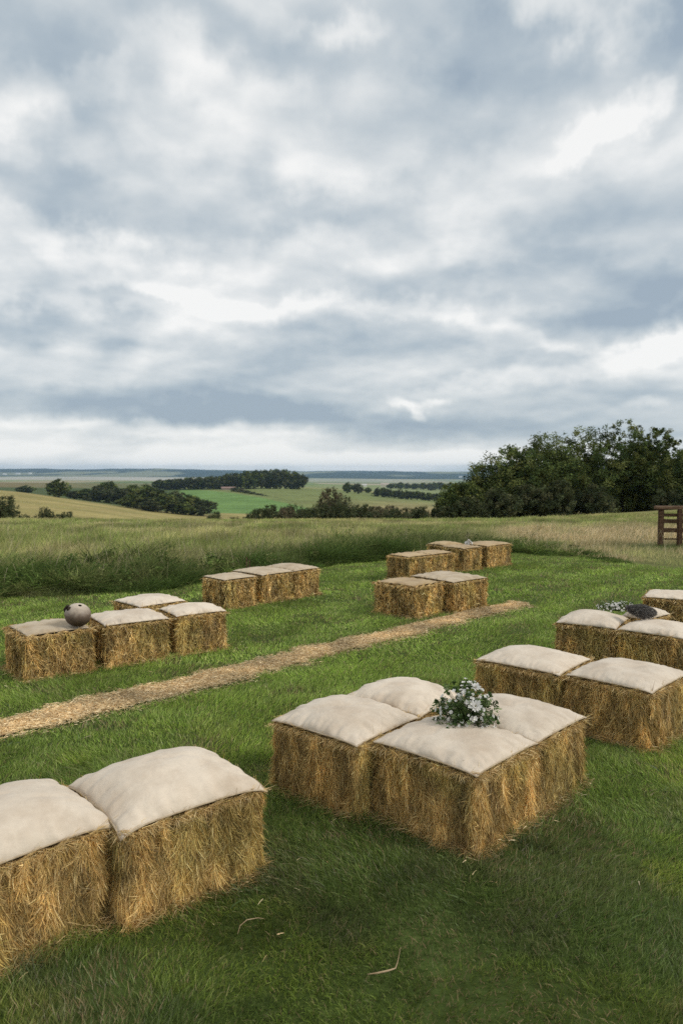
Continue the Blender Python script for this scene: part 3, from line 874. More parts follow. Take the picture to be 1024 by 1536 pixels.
# ------------------------------------------------------------------ meadow
def build_meadow():
    VS = []; FS = []; CS = []; off = 0
    def add(x, y, ln, w, lean, bend, C, nseg=3, tip=.1, lean_dir=None):
        nonlocal off
        n = len(x)
        az = rng.random(n) * 2 * PI
        wx, wy = (0.5, -.15)
        D = np.stack([np.cos(az) * lean + wx * lean * .6, np.sin(az) * lean + wy * lean, np.ones(n)], 1)
        B = np.stack([np.cos(az) + wx, np.sin(az) + wy, np.full(n, -.55)], 1)
        P = np.stack([x, y, gz(x, y) - .01], 1)
        V, F, m = ribbons(P, D, B, ln, w, bend, nseg, tip)
        VS.append(V); FS.append(F + off); CS.append(np.repeat(C, m, 0)); off += len(V)
    # 1. rank band along the lawn edge on the left and middle
    n = 200000
    x = rng.uniform(-13, 6.2, n); e = edge_y(x)
    dep = rng.gamma(1.6, 1.0, n); y = e + dep * .9
    dens = np.clip(1.15 - dep * .10, .12, 1) * (np.abs(x) < .5 * y + 2)
    ok = rng.random(n) < dens * .62
    x = x[ok]; y = y[ok]; dep = dep[ok]; n = len(x)
    cl = fbm(x * 1.1, y * 1.1, 3)
    c2 = vnoise(x * 2.6 + 4, y * 2.6)
    lefty = 1 - smooth(3.5, 6, x)
    ln = (.12 + .60 * np.clip(cl - .25, 0, 1) + .2 * c2) * rng.uniform(.5, 1.25, n) * (.25 + .75 * smooth(-.1, .7, dep)) * (.5 + .5 * lefty)
    ln *= (.45 + 1.25 * vnoise(x * 2.3 + 2, y * 2.3)) * (1 - .55 * smooth(3.2, 4.6, x))
    lush = np.clip(1.3 - dep * .34 + (cl - .5) * 2.2, 0, 1)[:, None]
    C = mixc([(.075, .125, .030), (.105, .16, .042), (.15, .19, .06), (.05, .085, .024)], n) * lush + \
        mixc([(.27, .265, .11), (.36, .32, .16), (.20, .22, .08), (.42, .36, .21)], n) * (1 - lush)
    kk = rng.random(n) < .6
    add(x[kk], y[kk], ln[kk], rng.uniform(.007, .016, kk.sum()), rng.uniform(.1, .55, kk.sum()), rng.uniform(.1, .8, kk.sum()), C[kk])
    # 2. the field behind, seeding grass
    n = 230000
    y = 10 + 24 * rng.random(n) ** .8; x = rng.uniform(-1, 1, n) * (.5 * y + 2)
    ok = (y > edge_y(x) + .7) & (rng.random(n) < .75); x = x[ok]; y = y[ok]; n = len(x)
    cl = fbm(x * .35 + 3, y * .35, 3)
    right = smooth(.17, .25, x / y)
    left = 1 - smooth(-.15, .05, x / y)
    ln = (.12 + .16 * cl) * rng.uniform(.5, 1.3, n) * (1 + .25 * left * (y < 22)) * (1 + .15 * right)
    ln *= 1 - .45 * smooth(22, 28, y)
    g = mixc([(.20, .25, .07), (.25, .27, .09), (.32, .29, .13), (.14, .19, .055)], n)
    tanp = mixc([(.36, .31, .15), (.44, .37, .21), (.29, .26, .11)], n)
    tt = np.clip((fbm(x * .45 + 20, y * .9, 3) - .42) * 3.2, 0, .85)[:, None]
    C = g * (1 - tt) + tanp * tt
    C = C * (.35 + 1.3 * fbm(x * 1.3 + 2, y * .7 + 5, 3))[:, None] * 1.55
    ln = ln * (.45 + 1.1 * vnoise(x * 1.9, y * 1.9 + 7))
    blond = mixc([(.80, .62, .38), (.88, .72, .46), (.62, .47, .27), (.42, .36, .17)], n, None, .3)
    gp = smooth(.60, .70, fbm(x * .55 + 51, y * .8 + 6, 3))
    r = (right * (1 - .85 * gp) * (1 - smooth(24, 26.5, y)))[:, None]
    C = C * (1 - r) + blond * r
    ln = ln * (1 - .45 * right * gp)
    # a shorter greener patch round the timber rail
    pr = np.exp(-(((x - 8.2) / 1.6) ** 2 + ((y - 18.9) / .9) ** 2))
    ln *= 1 - .75 * pr
    C = C * (1 - pr[:, None]) + np.array([.085, .135, .035]) * pr[:, None]
    add(x, y, ln, rng.uniform(.006, .013, n) * (y / 16), rng.uniform(.08, .3, n), rng.uniform(.05, .5, n), C)
    # 3. tall pale seed stalks
    n = 3000
    y = 12 + 15 * rng.random(n); x = rng.uniform(-1, 1, n) * (.5 * y + 2)
    ok = (y > edge_y(x) + .5) & (fbm(x * .8, y * .8, 2) > .42); x = x[ok]; y = y[ok]; n = len(x)
    add(x, y, rng.uniform(.4, .72, n) * (1 - .4 * smooth(20, 26, y)), .008, rng.uniform(.03, .15, n), rng.uniform(.05, .3, n),
        mixc([(.42, .36, .22), (.34, .30, .16), (.5, .43, .3)], n), 3, .55)
    # arching tufts of rank grass along the lawn edge
    k = 1900
    xx = rng.uniform(-12, 6.0, k); dd = rng.gamma(1.7, .8, k); yy = edge_y(xx) + .15 + dd
    ok = (fbm(xx * .7 + 13, yy * .7 + 2, 3) > .44) & (np.abs(xx) < .5 * yy + 2); xx = xx[ok]; yy = yy[ok]; k = len(xx)
    per = 90
    big = np.clip((fbm(xx * .9 + 3, yy * .9, 2) - .3) * 2.2, .15, 1.1)
    sz = np.repeat((.14 + .50 * big ** 1.5) * np.where(xx > 3.8, .5, 1) * rng.uniform(.7, 1.2, k) * (.55 + .45 * smooth(0, .8, yy - edge_y(xx))), per)
    tc_ = mixc([(.085, .14, .035), (.14, .20, .05), (.22, .26, .08), (.06, .10, .028), (.30, .28, .12)], k, [.28, .26, .2, .16, .10]) * rng.uniform(.5, 1.4, (k, 1))
    X = np.repeat(xx, per) + rng.normal(0, .055, k * per); Y = np.repeat(yy, per) + rng.normal(0, .055, k * per)
    add(X, Y, sz * rng.uniform(.5, 1.15, k * per), rng.uniform(.007, .017, k * per), rng.uniform(.15, .75, k * per), rng.uniform(.2, .9, k * per),
        np.repeat(tc_, per, 0) * rng.uniform(.5, 1.6, (k * per, 1)))
    k = 1300
    xx = rng.uniform(-11, 3.4, k); dd = rng.gamma(1.5, .8, k); yy = edge_y(xx) + .35 + dd
    ok = (fbm(xx * .8 + 13, yy * .8 + 2, 3) > .52) & (np.abs(xx) < .5 * yy + 2); xx = xx[ok]; yy = yy[ok]
    cen = np.stack([xx, yy, gz(xx, yy) + rng.uniform(.05, .42, len(xx)) * .8], 1)
    V, F, C = leaf_cloud(cen, rng.uniform(.06, .16, len(cen)), 30, .03, [(.09, .14, .036), (.14, .19, .055), (.06, .10, .028), (.22, .22, .09)])
    VS.append(V); FS.append(F + off); CS.append(C); off += len(V)
    o = np_mesh('meadow_grass', np.concatenate(VS), [np.concatenate(FS)], M_TALL, np.concatenate(CS))
    tag(o, 'tall uncut green and blond meadow grass beyond the lawn', 'grass', kind='stuff')


# ------------------------------------------------------------------ leafy things
def leaf_cloud(cent, rad, per, size, pal, dark=1.0, squash=1.0):
    """leaf-sized faces round clump centres"""
    k = len(cent); n = k * per
    c = np.repeat(cent, per, 0); r = np.repeat(rad, per)
    d = rng.normal(size=(n, 3)); d /= np.linalg.norm(d, axis=1, keepdims=True)
    p = c + d * (r * rng.random(n) ** .45)[:, None] * np.array([1, 1, squash])
    a = rng.normal(size=(n, 3)); a[:, 2] *= .6; a /= np.linalg.norm(a, axis=1, keepdims=True)
    b = np.cross(a, rng.normal(size=(n, 3))); b /= np.linalg.norm(b, axis=1, keepdims=True)
    s = size * rng.uniform(.5, 1.3, n)
    V = np.stack([p - a * s[:, None], p - b * (s * .45)[:, None] + a * (s * .1)[:, None], p + a * s[:, None], p + b * (s * .45)[:, None]], 1).reshape(-1, 3)
    F = np.arange(n * 4).reshape(n, 4)
    cc = mixc(pal, k) * rng.uniform(.55, 1.35, (k, 1))
    C = np.repeat(cc, per, 0) * rng.uniform(.7, 1.3, (n, 1)) * dark
    return V, F, np.repeat(C, 4, 0)


build_meadow()


def tube(pts, rads, k=7):
    pts = np.array(pts, float); n = len(pts)
    tg = np.gradient(pts, axis=0); tg /= np.linalg.norm(tg, axis=1, keepdims=True) + 1e-9
    ref = np.array([.31, .95, .05]); sd = np.cross(tg, ref); sd /= np.linalg.norm(sd, axis=1, keepdims=True) + 1e-9
    up = np.cross(sd, tg)
    V = np.stack([pts + (sd * math.cos(a) + up * math.sin(a)) * np.array(rads)[:, None] for a in np.linspace(0, 2 * PI, k, endpoint=False)], 1).reshape(-1, 3)
    F = []
    for i in range(n - 1):
        for j in range(k):
            j2 = (j + 1) % k
            F.append([i * k + j, i * k + j2, (i + 1) * k + j2, (i + 1) * k + j])
    return V, np.array(F)


def tree_meshes(h, w, nclump, per, leaf, pal, crown_lo=.25, open_=0.0, limbs=9, seed=0, lobes=7, low_full=False, bushy=False, clump=.055):
    """returns (trunk mesh, crown mesh) for a tree of height h and crown width w, base at the origin"""
    rs = np.random.default_rng(seed)
    # lobes
    L = []
    for i in range(lobes):
        if bushy:
            a = rs.random() * 2 * PI; q = w * .5 * rs.uniform(.15, .72); k_ = rs.uniform(.24, .36)
            L.append((q * math.cos(a), q * math.sin(a), h * rs.uniform(.22, .78 - .35 * q / (w * .5)), min(w * k_ , h * .34))); continue
        t = rs.random()
        zz = h * (crown_lo + (1 - crown_lo) * (.15 + .7 * t))
        rr = w * .5 * (.75 if low_full else math.sin(PI * min(1, .25 + .7 * t)) * .8) * rs.uniform(.3, .9)
        a = rs.random() * 2 * PI
        L.append((rr * math.cos(a), rr * math.sin(a), zz, w * rs.uniform(.16, .30)))
    L.append((0, 0, h * .8, w * .22)); L.append((0, 0, h * (crown_lo + .3 * (1 - crown_lo)), w * .33))
    L = np.array(L)
    pick = rs.integers(0, len(L), nclump)
    d = rs.normal(size=(nclump, 3)); d /= np.linalg.norm(d, axis=1, keepdims=True)
    rr = L[pick, 3] * (.45 + .6 * rs.random(nclump) ** .5)
    c = L[pick, :3] + d * rr[:, None] * np.array([1, 1, .95])
    if bushy: c[:, 2] = np.where(c[:, 2] < h * .05, np.abs(c[:, 2]) * .6 + h * .03, c[:, 2])
    c[:, 2] = np.clip(c[:, 2], h * crown_lo * .6, h * .97)
    rad = np.full(nclump, w * clump) * rs.uniform(.6, 1.5, nclump) * (1 - open_ * .4)
    V, F, C = leaf_cloud(c, rad, per, leaf, pal)
    # trunk and limbs
    TV = []; TF = []; off = 0
    r0 = h * .022
    lean = rs.normal(0, .03, 2)
    pts = [(lean[0] * h * t, lean[1] * h * t, h * .85 * t - .3) for t in np.linspace(0, 1, 8)]
    v, f = tube(pts, [r0 * (1.25 if t == 0 else 1) * (1 - .85 * t) for t in np.linspace(0, 1, 8)])
    TV.append(v); TF.append(f); off += len(v)
    for i in range(limbs):
        t = rs.uniform(.2, .75); s = np.array([lean[0] * h * t, lean[1] * h * t, h * .85 * t])
        e = c[rs.integers(0, nclump)]
        mid = (s + e) / 2 + np.array([0, 0, -.03 * h])
        q = [s, (s + mid) / 2 + rs.normal(0, .01 * h, 3), mid, (mid + e) / 2, e]
        v, f = tube(q, [r0 * .5 * (1 - .6 * t), r0 * .4, r0 * .28, r0 * .18, r0 * .06], 5)
        TV.append(v); TF.append(f + off); off += len(v)
    return (np.concatenate(TV), np.concatenate(TF)), (V, F, C)


def proto_tree(name, **kw):
    t, c = tree_meshes(**kw)
    a = np_mesh('trunk', t[0], [t[1]], M_BARK, smooth_shade=True)
    b = np_mesh('crown', c[0], [c[1]], M_LEAF, c[2])
    ma, mb = a.data, b.data
    bpy.data.objects.remove(a); bpy.data.objects.remove(b)
    return (name, ma, mb)


def plant_tree(proto, x, y, label, cat, group, s=1.0, rz=0.0, sx=1.0, sink=0.0):
    name, ma, mb = proto
    r = empty(name, (x, y, g1(x, y) - sink), rz)
    r.scale = (s * sx, s * sx, s)
    for nm, me in (('trunk', ma), ('crown', mb)):
        o = bpy.data.objects.new(nm, me); col.objects.link(o); o.parent = r
    tag(r, label, cat, group)
    return r


GR = [(.078, .112, .038), (.108, .145, .048), (.165, .195, .058), (.056, .082, .032), (.21, .215, .07)]
GRB = [(.075, .094, .044), (.105, .122, .056), (.058, .075, .038), (.15, .148, .075)]
GRT = [(.12, .125, .065), (.17, .165, .085), (.24, .185, .12), (.08, .096, .05)]

# the grove on the right: each tree its own mesh
grove = [  # px, dist, top row, width m, crown_lo, open, label
    (690, 47, 728, 3.6, .02, 0, 'low round tree at the left end of the dark grove'),
    (728, 48, 700, 4.2, .03, 0, 'second tree from the left end of the dark grove, stepped outline'),
    (772, 49, 672, 4.4, .03, 0, 'tree with light tipped top on the left shoulder of the grove'),
    (822, 50, 652, 5.0, .03, 0, 'broad dense tree left of the middle of the grove'),
    (878, 52, 642, 5.0, .03, .2, 'dense tree in the middle of the grove below a dip in the outline'),
    (932, 51, 630, 5.6, .06, .8, 'tallest airy tree of the grove with sky showing through'),
    (958, 54, 662, 4.4, .03, 0, 'dense dark tree behind the open branched tree of the grove'),
    (984, 50, 640, 4.6, .10, 1.0, 'open branched tree with ragged top near the right of the grove'),
    (1042, 47, 676, 4.6, .05, .3, 'dark tree cut off by the right edge of the picture'),
    (1120, 50, 668, 5.0, .05, .2, 'dark tree just beyond the right edge of the picture'),
]
for i, (px, d, top, w, lo, op, lab) in enumerate(grove):
    x = wp(px, d); z0 = g1(x, d); h = CAM_H + (705 - top) * d / FPX - z0
    nc = 520 if op > .5 else 900; w = w * (1.3 if op < .35 else 1.12)
    pr = proto_tree('tree', h=h, w=w, nclump=nc, per=44, leaf=.085 if op < .5 else .08, pal=GR, crown_lo=lo, open_=op, seed=100 + i,
                    lobes=11, limbs=16, low_full=op < .5, bushy=op < .35, clump=.06 if op < .35 else .05)
    plant_tree(pr, x, d, lab, 'tree', 'dark trees of the grove on the right')
# undergrowth at the grove's foot
ug = [(664, 45, 762, 2.2), (705, 44, 748, 2.6), (745, 45, 735, 3.0), (790, 46, 728, 3.2), (840, 46, 722, 3.4), (895, 47, 728, 3.2), (1000, 46, 738, 2.8), (1050, 45, 735, 3)]
ugl = ['small bush at the left tip of the grove', 'rounded bush at the foot of the grove, second from its left tip',
       'bush at the foot of the light tipped tree', 'bush in front of the broad dense tree of the grove',
       'bush at the foot of the middle of the grove', 'bush left of the gap under the airy tree', 'bush behind the timber rail',
       'bush at the grove foot by the right edge of the picture']
for i, ((px, d, top, w), lab) in enumerate(zip(ug, ugl)):
    x = wp(px, d); z0 = g1(x, d); h = CAM_H + (705 - top) * d / FPX - z0
    pr = proto_tree('bush', h=h, w=w, nclump=330, per=44, leaf=.075, pal=GRB, crown_lo=.0, seed=300 + i, lobes=10, limbs=4, bushy=True)
    plant_tree(pr, x, d, lab, 'bush', 'bushes at the foot of the grove')

# shared kinds for the middle distance and the far woods
B_MID = [proto_tree('bush', h=3.0, w=4.2, nclump=330, per=44, leaf=.085, pal=p, crown_lo=.0, seed=400 + i, lobes=12, limbs=4, bushy=True, clump=.06)
         for i, p in enumerate((GRB, GRT, GRB))]
T_FAR = [proto_tree('tree', h=12, w=10, nclump=240, per=30, leaf=.48, pal=p, crown_lo=.0, seed=500 + i, lobes=11, limbs=4, bushy=True, clump=.08)
         for i, p in enumerate((GR, GRB, GR, GRB))]
ORD = ['first', 'second', 'third', 'fourth', 'fifth', 'sixth', 'seventh', 'eighth', 'ninth', 'tenth', 'eleventh', 'twelfth', 'thirteenth',
       'fourteenth', 'fifteenth', 'sixteenth', 'seventeenth', 'eighteenth', 'nineteenth', 'twentieth', 'twenty-first', 'twenty-second',
       'twenty-third', 'twenty-fourth', 'twenty-fifth', 'twenty-sixth', 'twenty-seventh', 'twenty-eighth', 'twenty-ninth', 'thirtieth',
       'thirty-first', 'thirty-second', 'thirty-third', 'thirty-fourth', 'thirty-fifth', 'thirty-sixth', 'thirty-seventh', 'thirty-eighth']


def place_set(items, protos, name_h, fmt, cat, group, base_h):
    for i, it in enumerate(items):
        px, d, top, wpx = it
        x = wp(px, d); z0 = g1(x, d)
        h = CAM_H + (705 - top) * d / FPX - z0
        w = wpx * d / FPX
        s = h / base_h[0]; sx = (w * 1.35 / base_h[1]) / s
        lab = fmt[i] if isinstance(fmt, list) else fmt % ORD[i]
        plant_tree(protos[i % len(protos)], x, d, lab, cat, group, s=s, sx=sx, rz=i * 1.9)


# hedge bushes just beyond the crest, middle
mid = [(322, 70, 768, 26), (350, 64, 776, 30), (378, 62, 770, 30), (402, 60, 758, 40), (428, 60, 762, 36), (455, 58, 766, 36), (478, 60, 757, 44),
       (497, 74, 733, 50), (512, 60, 756, 46), (540, 58, 757, 46), (566, 60, 760, 44), (592, 58, 765, 40), (632, 60, 760, 38), (612, 56, 776, 30)]
mid += [(390 + i * 17 + (i % 3) * 3, 66 + (i % 2) * 3, 765 - (i % 4) * 2, 40) for i in range(14)]
place_set(mid, B_MID, 3, '%s bush from the left in the hedge beyond the meadow, centre', 'bush', 'hedge bushes beyond the meadow', (3.0, 4.2))
lefth = [(5, 56, 745, 50), (38, 66, 777, 30), (67, 66, 762, 26), (98, 66, 768, 32), (137, 66, 777, 30), (170, 66, 781, 18), (200, 66, 785, 22), (262, 66, 782, 26), (287, 66, 784, 22)]
place_set(lefth, B_MID, 3, ['big dark rounded bush at the left edge beyond the meadow', 'low scrub between the big left bush and the next bush',
                            'upright bush second in the line below the left hillside', 'rounded bush third in the line below the left hillside',
                            'low bush fourth in the line below the left hillside', 'tiny bush fifth in the line below the left hillside',
                            'low scrub below the middle of the left hillside', 'low bush below the right end of the left hillside',
                            'flat bush where the left hillside meets the centre hedge'],
          'bush', 'bushes below the left hillside', (3.0, 4.2))
# lone tree and wood beyond the left hillside
place_set([(89, 345, 718, 24)], T_FAR, 12, ['lone upright tree on the crest of the left hillside'], 'tree', None, (12, 10))
wl = [(40, 620, 728, 20), (112, 420, 735, 24), (130, 420, 733, 24), (146, 400, 727, 26), (163, 420, 722, 32), (182, 400, 730, 28), (200, 420, 727, 28), (205, 350, 738, 30),
      (218, 330, 727, 40), (236, 330, 733, 36), (250, 325, 740, 34), (266, 330, 736, 38), (284, 330, 742, 34), (302, 330, 748, 30), (192, 330, 745, 26), (225, 315, 748, 26), (275, 320, 752, 26)]
place_set(wl, T_FAR, 12, '%s tree from the left in the wood behind the left hillside', 'tree', 'wood behind the left hillside', (12, 10))
# ridge wood
rw = []
for i in range(30):
    px = 240 + i * 7.2
    top = np.interp(px, [235, 270, 300, 330, 350, 370, 400, 430, 448], [719, 717, 716, 713, 710, 706, 703, 704, 709]) + rng.normal(0, .8)
    rw.append((px, 715 + rng.uniform(-6, 25), float(top), 17 + rng.uniform(-2, 4)))
place_set(rw, T_FAR, 12, '%s tree from the left in the dark wood on the ridge', 'tree', 'dark wood on the far ridge', (12, 10))
# hedge trees in the far fields, right of the centre
fr = [(522, 700, 723, 11), (536, 700, 724, 13), (552, 760, 731, 9)]
fr += [(566 + i * 8.5, 640 - i * 4, 731 + i * .9 + float(rng.normal(0, .8)), 12) for i in range(10)]
fr += [(652, 600, 739, 12), (662, 600, 738, 12), (671, 600, 739, 10)]
place_set(fr, T_FAR, 12, '%s hedge tree from the left across the fields right of centre', 'tree', 'hedge trees across the far fields', (12, 10))
fd = [(585 + i * 8.3 + float(rng.normal(0, 1.5)), 1250 + float(rng.normal(0, 40)), 724 + float(rng.normal(0, 1.3)), 10) for i in range(14)]
place_set(fd, T_FAR, 12, '%s tree from the left in the farthest thin tree line', 'tree', 'farthest thin tree line', (12, 10))
# hedge running down between the two fields
hd = [(352 + i * 9.0, 640 - i * 14, 730.5 + i * 2.4, 12) for i in range(11)]
place_set(hd, B_MID, 3, '%s bush down the hedge between the green and tan fields', 'bush', 'hedge between the green and tan fields', (3.0, 4.2))


# ------------------------------------------------------------------ mesh part helper
def box_verts(cx, cy, cz, sx, sy, sz, jit=0.0):
    v = np.array([(i, j, k) for i in (-1, 1) for j in (-1, 1) for k in (-1, 1)], float) * np.array([sx, sy, sz]) / 2
    v = v + rng.normal(0, jit, v.shape) if jit else v
    return v + np.array([cx, cy, cz])


def box_obj(name, boxes, mat, parent, bevel=0.0, jit=0.0):
    bm = bmesh.new()
    for b in boxes:
        v = box_verts(*b, jit=jit)
        vs = [bm.verts.new(p) for p in v]
        for f in ((0, 1, 3, 2), (4, 6, 7, 5), (0, 4, 5, 1), (2, 3, 7, 6), (0, 2, 6, 4), (1, 5, 7, 3)):
            bm.faces.new([vs[i] for i in f])
    bmesh.ops.recalc_face_normals(bm, faces=bm.faces)
    if bevel: bmesh.ops.bevel(bm, geom=bm.edges, offset=bevel, segments=2, affect='EDGES')
    me = bpy.data.meshes.new(name); bm.to_mesh(me); bm.free()
    me.materials.append(mat)
    o = bpy.data.objects.new(name, me); col.objects.link(o); o.parent = parent
    return o


# timber rail at the right
fx, fy = wp(988, 19.4), 19.4
fr_ = empty('timber_fence', (fx, fy, g1(fx, fy)), rd(-4))
tag(fr_, 'rough brown timber rail fence standing in the meadow at the right', 'fence')
for k, xx in enumerate((.06, .52, 1.35, 2.2)):
    box_obj('post', [(xx, 0 if k != 1 else -.06, .46, .13 if k == 0 else .11, .12, 1.0)], M_WOOD, fr_, .012, .004)
box_obj('top_rail', [(1.2, .0, 1.0, 2.6, .17, .085)], M_RAIL, fr_, .014, .005)
for zz, t in ((.80, .085), (.64, .10), (.40, .115), (.17, .04)):
    box_obj('rail', [(1.2, .085, zz, 2.3, .045, t)], M_RAIL, fr_, .01, .006)

# far farm buildings
def barn(px, d, w, hh, label, wallc, roofc, rz=0.2, dep=8.):
    x = wp(px, d)
    r = empty('barn', (x, d, g1(x, d)), rz)
    tag(r, label, 'building')
    wm = noise_mat('barn_wall', [(.3, tuple(c * .8 for c in wallc)), (.7, wallc)], scale=.5, bump=0)
    rm = noise_mat('barn_roof', [(.3, tuple(c * .8 for c in roofc)), (.7, roofc)], scale=.5, bump=0)
    box_obj('wall', [(0, 0, hh * .25, w, dep, hh * 1.1)], wm, r)
    bm = bmesh.new()
    hw, hd = w / 2 + .4, dep / 2 + .5; z0 = hh * .8
    P = [(-hw, -hd, z0), (hw, -hd, z0), (hw, hd, z0), (-hw, hd, z0), (-hw, 0, z0 + hh * .6), (hw, 0, z0 + hh * .6)]
    vs = [bm.verts.new(p) for p in P]
    for f in ((0, 1, 5, 4), (2, 3, 4, 5), (0, 4, 3), (1, 2, 5), (3, 2, 1, 0)): bm.faces.new([vs[i] for i in f])
    bmesh.ops.recalc_face_normals(bm, faces=bm.faces)
    me = bpy.data.meshes.new('roof'); bm.to_mesh(me); bm.free(); me.materials.append(rm)
    o = bpy.data.objects.new('roof', me); col.objects.link(o); o.parent = r
barn(343, 690, 13, 2.2, 'long low barn with a pinkish roof in front of the ridge wood', (.35, .27, .23), (.30, .20, .165))
barn(546, 1500, 9, 4, 'small white farm building left in the far fields', (.75, .73, .68), (.6, .58, .55))
barn(577, 1480, 16, 6, 'cream farm building right in the far fields', (.72, .66, .55), (.5, .42, .36), -.1)
for i, (px, d, w) in enumerate([(8, 5200, 22), (28, 5300, 30), (46, 5350, 20), (690, 5100, 22)]):
    barn(px, d, w, 7, ['white building at the left edge on the far hills', 'widest white building of the far village at the left',
                        'white building at the right of the far village', 'pale building on the far hills beside the grove'][i],
         (.8, .8, .78), (.55, .55, .55), 0, 20)


# ------------------------------------------------------------------ objects on the bales
def lathe(profile, k=28, jitter=0):
    V = []; F = []
    for r, z in profile:
        for j in range(k):
            a = 2 * PI * j / k
            V.append((r * math.cos(a), r * math.sin(a), z))
    n = len(profile)
    for i in range(n - 1):
        for j in range(k):
            j2 = (j + 1) % k
            F.append([i * k + j, i * k + j2, (i + 1) * k + j2, (i + 1) * k + j])
    return np.array(V), np.array(F)


def top_z(key): return g1(*BALES[key][:2]) + BALES[key][5]


# gourd
gx, gy = -2.60, 7.24
gz0 = top_z('I1') + .03
gd = empty('gourd', (gx, gy, gz0), 0)
tag(gd, 'round brown and cream gourd lying on the left cushion', 'gourd')
prof = [(.001, 0)] + [(.125 * math.sin(t) ** .85, .105 - .105 * math.cos(t) * (1 if t < PI / 2 else 1.05)) for t in np.linspace(.12, PI - .1, 22)]
V, F = lathe(prof, 36)
a = np.arctan2(V[:, 1], V[:, 0]); V[:, :2] *= (1 + .014 * np.cos(a * 9))[:, None]
Rm = np.array(Matrix.Rotation(rd(24), 3, Vector((.75, -.66, 0)).cross(Vector((0, 0, 1))) * -1))
V[:, 2] -= .105; V = V @ Rm.T; V[:, 2] += .110
mg, nt, N, L = new_mat('gourd_skin')
out = N.new('ShaderNodeOutputMaterial'); p = N.new('ShaderNodeBsdfPrincipled'); p.inputs['Roughness'].default_value = .55
tc = N.new('ShaderNodeTexCoord'); sp = N.new('ShaderNodeSeparateXYZ'); L.new(tc.outputs['Object'], sp.inputs[0])
nz = N.new('ShaderNodeTexNoise'); nz.inputs['Scale'].default_value = 26; nz.inputs['Detail'].default_value = 6; L.new(tc.outputs['Object'], nz.inputs['Vector'])
ad = N.new('ShaderNodeMath'); ad.operation = 'MULTIPLY_ADD'; ad.inputs[1].default_value = .09; L.new(nz.outputs['Fac'], ad.inputs[0]); L.new(sp.outputs['Z'], ad.inputs[2])
mr = N.new('ShaderNodeMapRange'); mr.inputs['From Min'].default_value = .07; mr.inputs['From Max'].default_value = .26; L.new(ad.outputs[0], mr.inputs['Value'])
cr = N.new('ShaderNodeValToRGB'); cr.color_ramp.elements[0].color = (.035, .022, .016, 1); cr.color_ramp.elements[1].color = (.54, .45, .35, 1)
e = cr.color_ramp.elements.new(.45); e.color = (.13, .088, .062, 1)  # brown below, cream on top, with base shading put into the ramp
L.new(mr.outputs[0], cr.inputs['Fac']); L.new(cr.outputs['Color'], p.inputs['Base Color']); L.new(p.outputs[0], out.inputs['Surface'])
np_mesh('body', V, [F], mg, parent=gd, smooth_shade=True)
M_STEM = noise_mat('dried_stem', [(.3, (.02, .016, .012)), (.7, (.06, .045, .03))], scale=40)
stem_dir = np.array([-.52, -.55, .62]); stem_dir /= np.linalg.norm(stem_dir)
c0 = np.array([0, 0, .11]); pts = [c0 + stem_dir * r for r in (.095, .115, .13, .142)]
V, F = tube(pts, [.034, .026, .022, .014], 10); np_mesh('stem', V, [F], M_STEM, parent=gd, smooth_shade=True)
# curled dark leaf on its left
pts = [(-.085, .03, .09), (-.118, .02, .125), (-.125, .01, .165), (-.10, 0, .195), (-.065, -.01, .205)]
V, F = tube(pts, [.006, .018, .022, .018, .006], 8); np_mesh('leaf', V, [F], M_STEM, parent=gd, smooth_shade=True)


def blossom_mesh(r, petals, seed, layers=2):
    rs = np.random.default_rng(seed); Vv = []; Ff = []; Cc = []; off = 0
    for l in range(layers):
        for k in range(petals):
            a = 2 * PI * (k + .5 * l) / petals + rs.normal(0, .08); rr = r * (1 - .28 * l) * rs.uniform(.85, 1.1)
            tilt = .25 + .45 * l + rs.normal(0, .08)
            w = rr * (.42 if petals < 12 else .13)
            rows = []
            for t, ww in ((0, .15), (.4, .85), (.75, 1), (1, .45)):
                z = math.sin(tilt) * t * rr + .1 * rr * t * t; q = math.cos(tilt) * t * rr
                for sgn in (-1, 1):
                    rows.append((q * math.cos(a) - sgn * ww * w * math.sin(a), q * math.sin(a) + sgn * ww * w * math.cos(a), z - .08 * r * (1 - t)))
            Vv += rows
            for i in range(3): Ff.append([off + 2 * i, off + 2 * i + 1, off + 2 * i + 3, off + 2 * i + 2])
            Cc += [tuple(np.array((.86, .84, .80)) * rs.uniform(.85, 1))] * 8; off += 8
    for k in range(10):
        a = rs.random() * 6.28; q = r * .14 * rs.random(); s = r * .06
        x, y, z = q * math.cos(a), q * math.sin(a), r * .22
        Vv += [(x - s, y - s, z), (x + s, y - s, z), (x + s, y + s, z), (x - s, y + s, z)]
        Ff.append([off, off + 1, off + 2, off + 3]); off += 4; Cc += [(.7, .68, .35)] * 4
    return np.array(Vv), np.array(Ff), np.array(Cc)


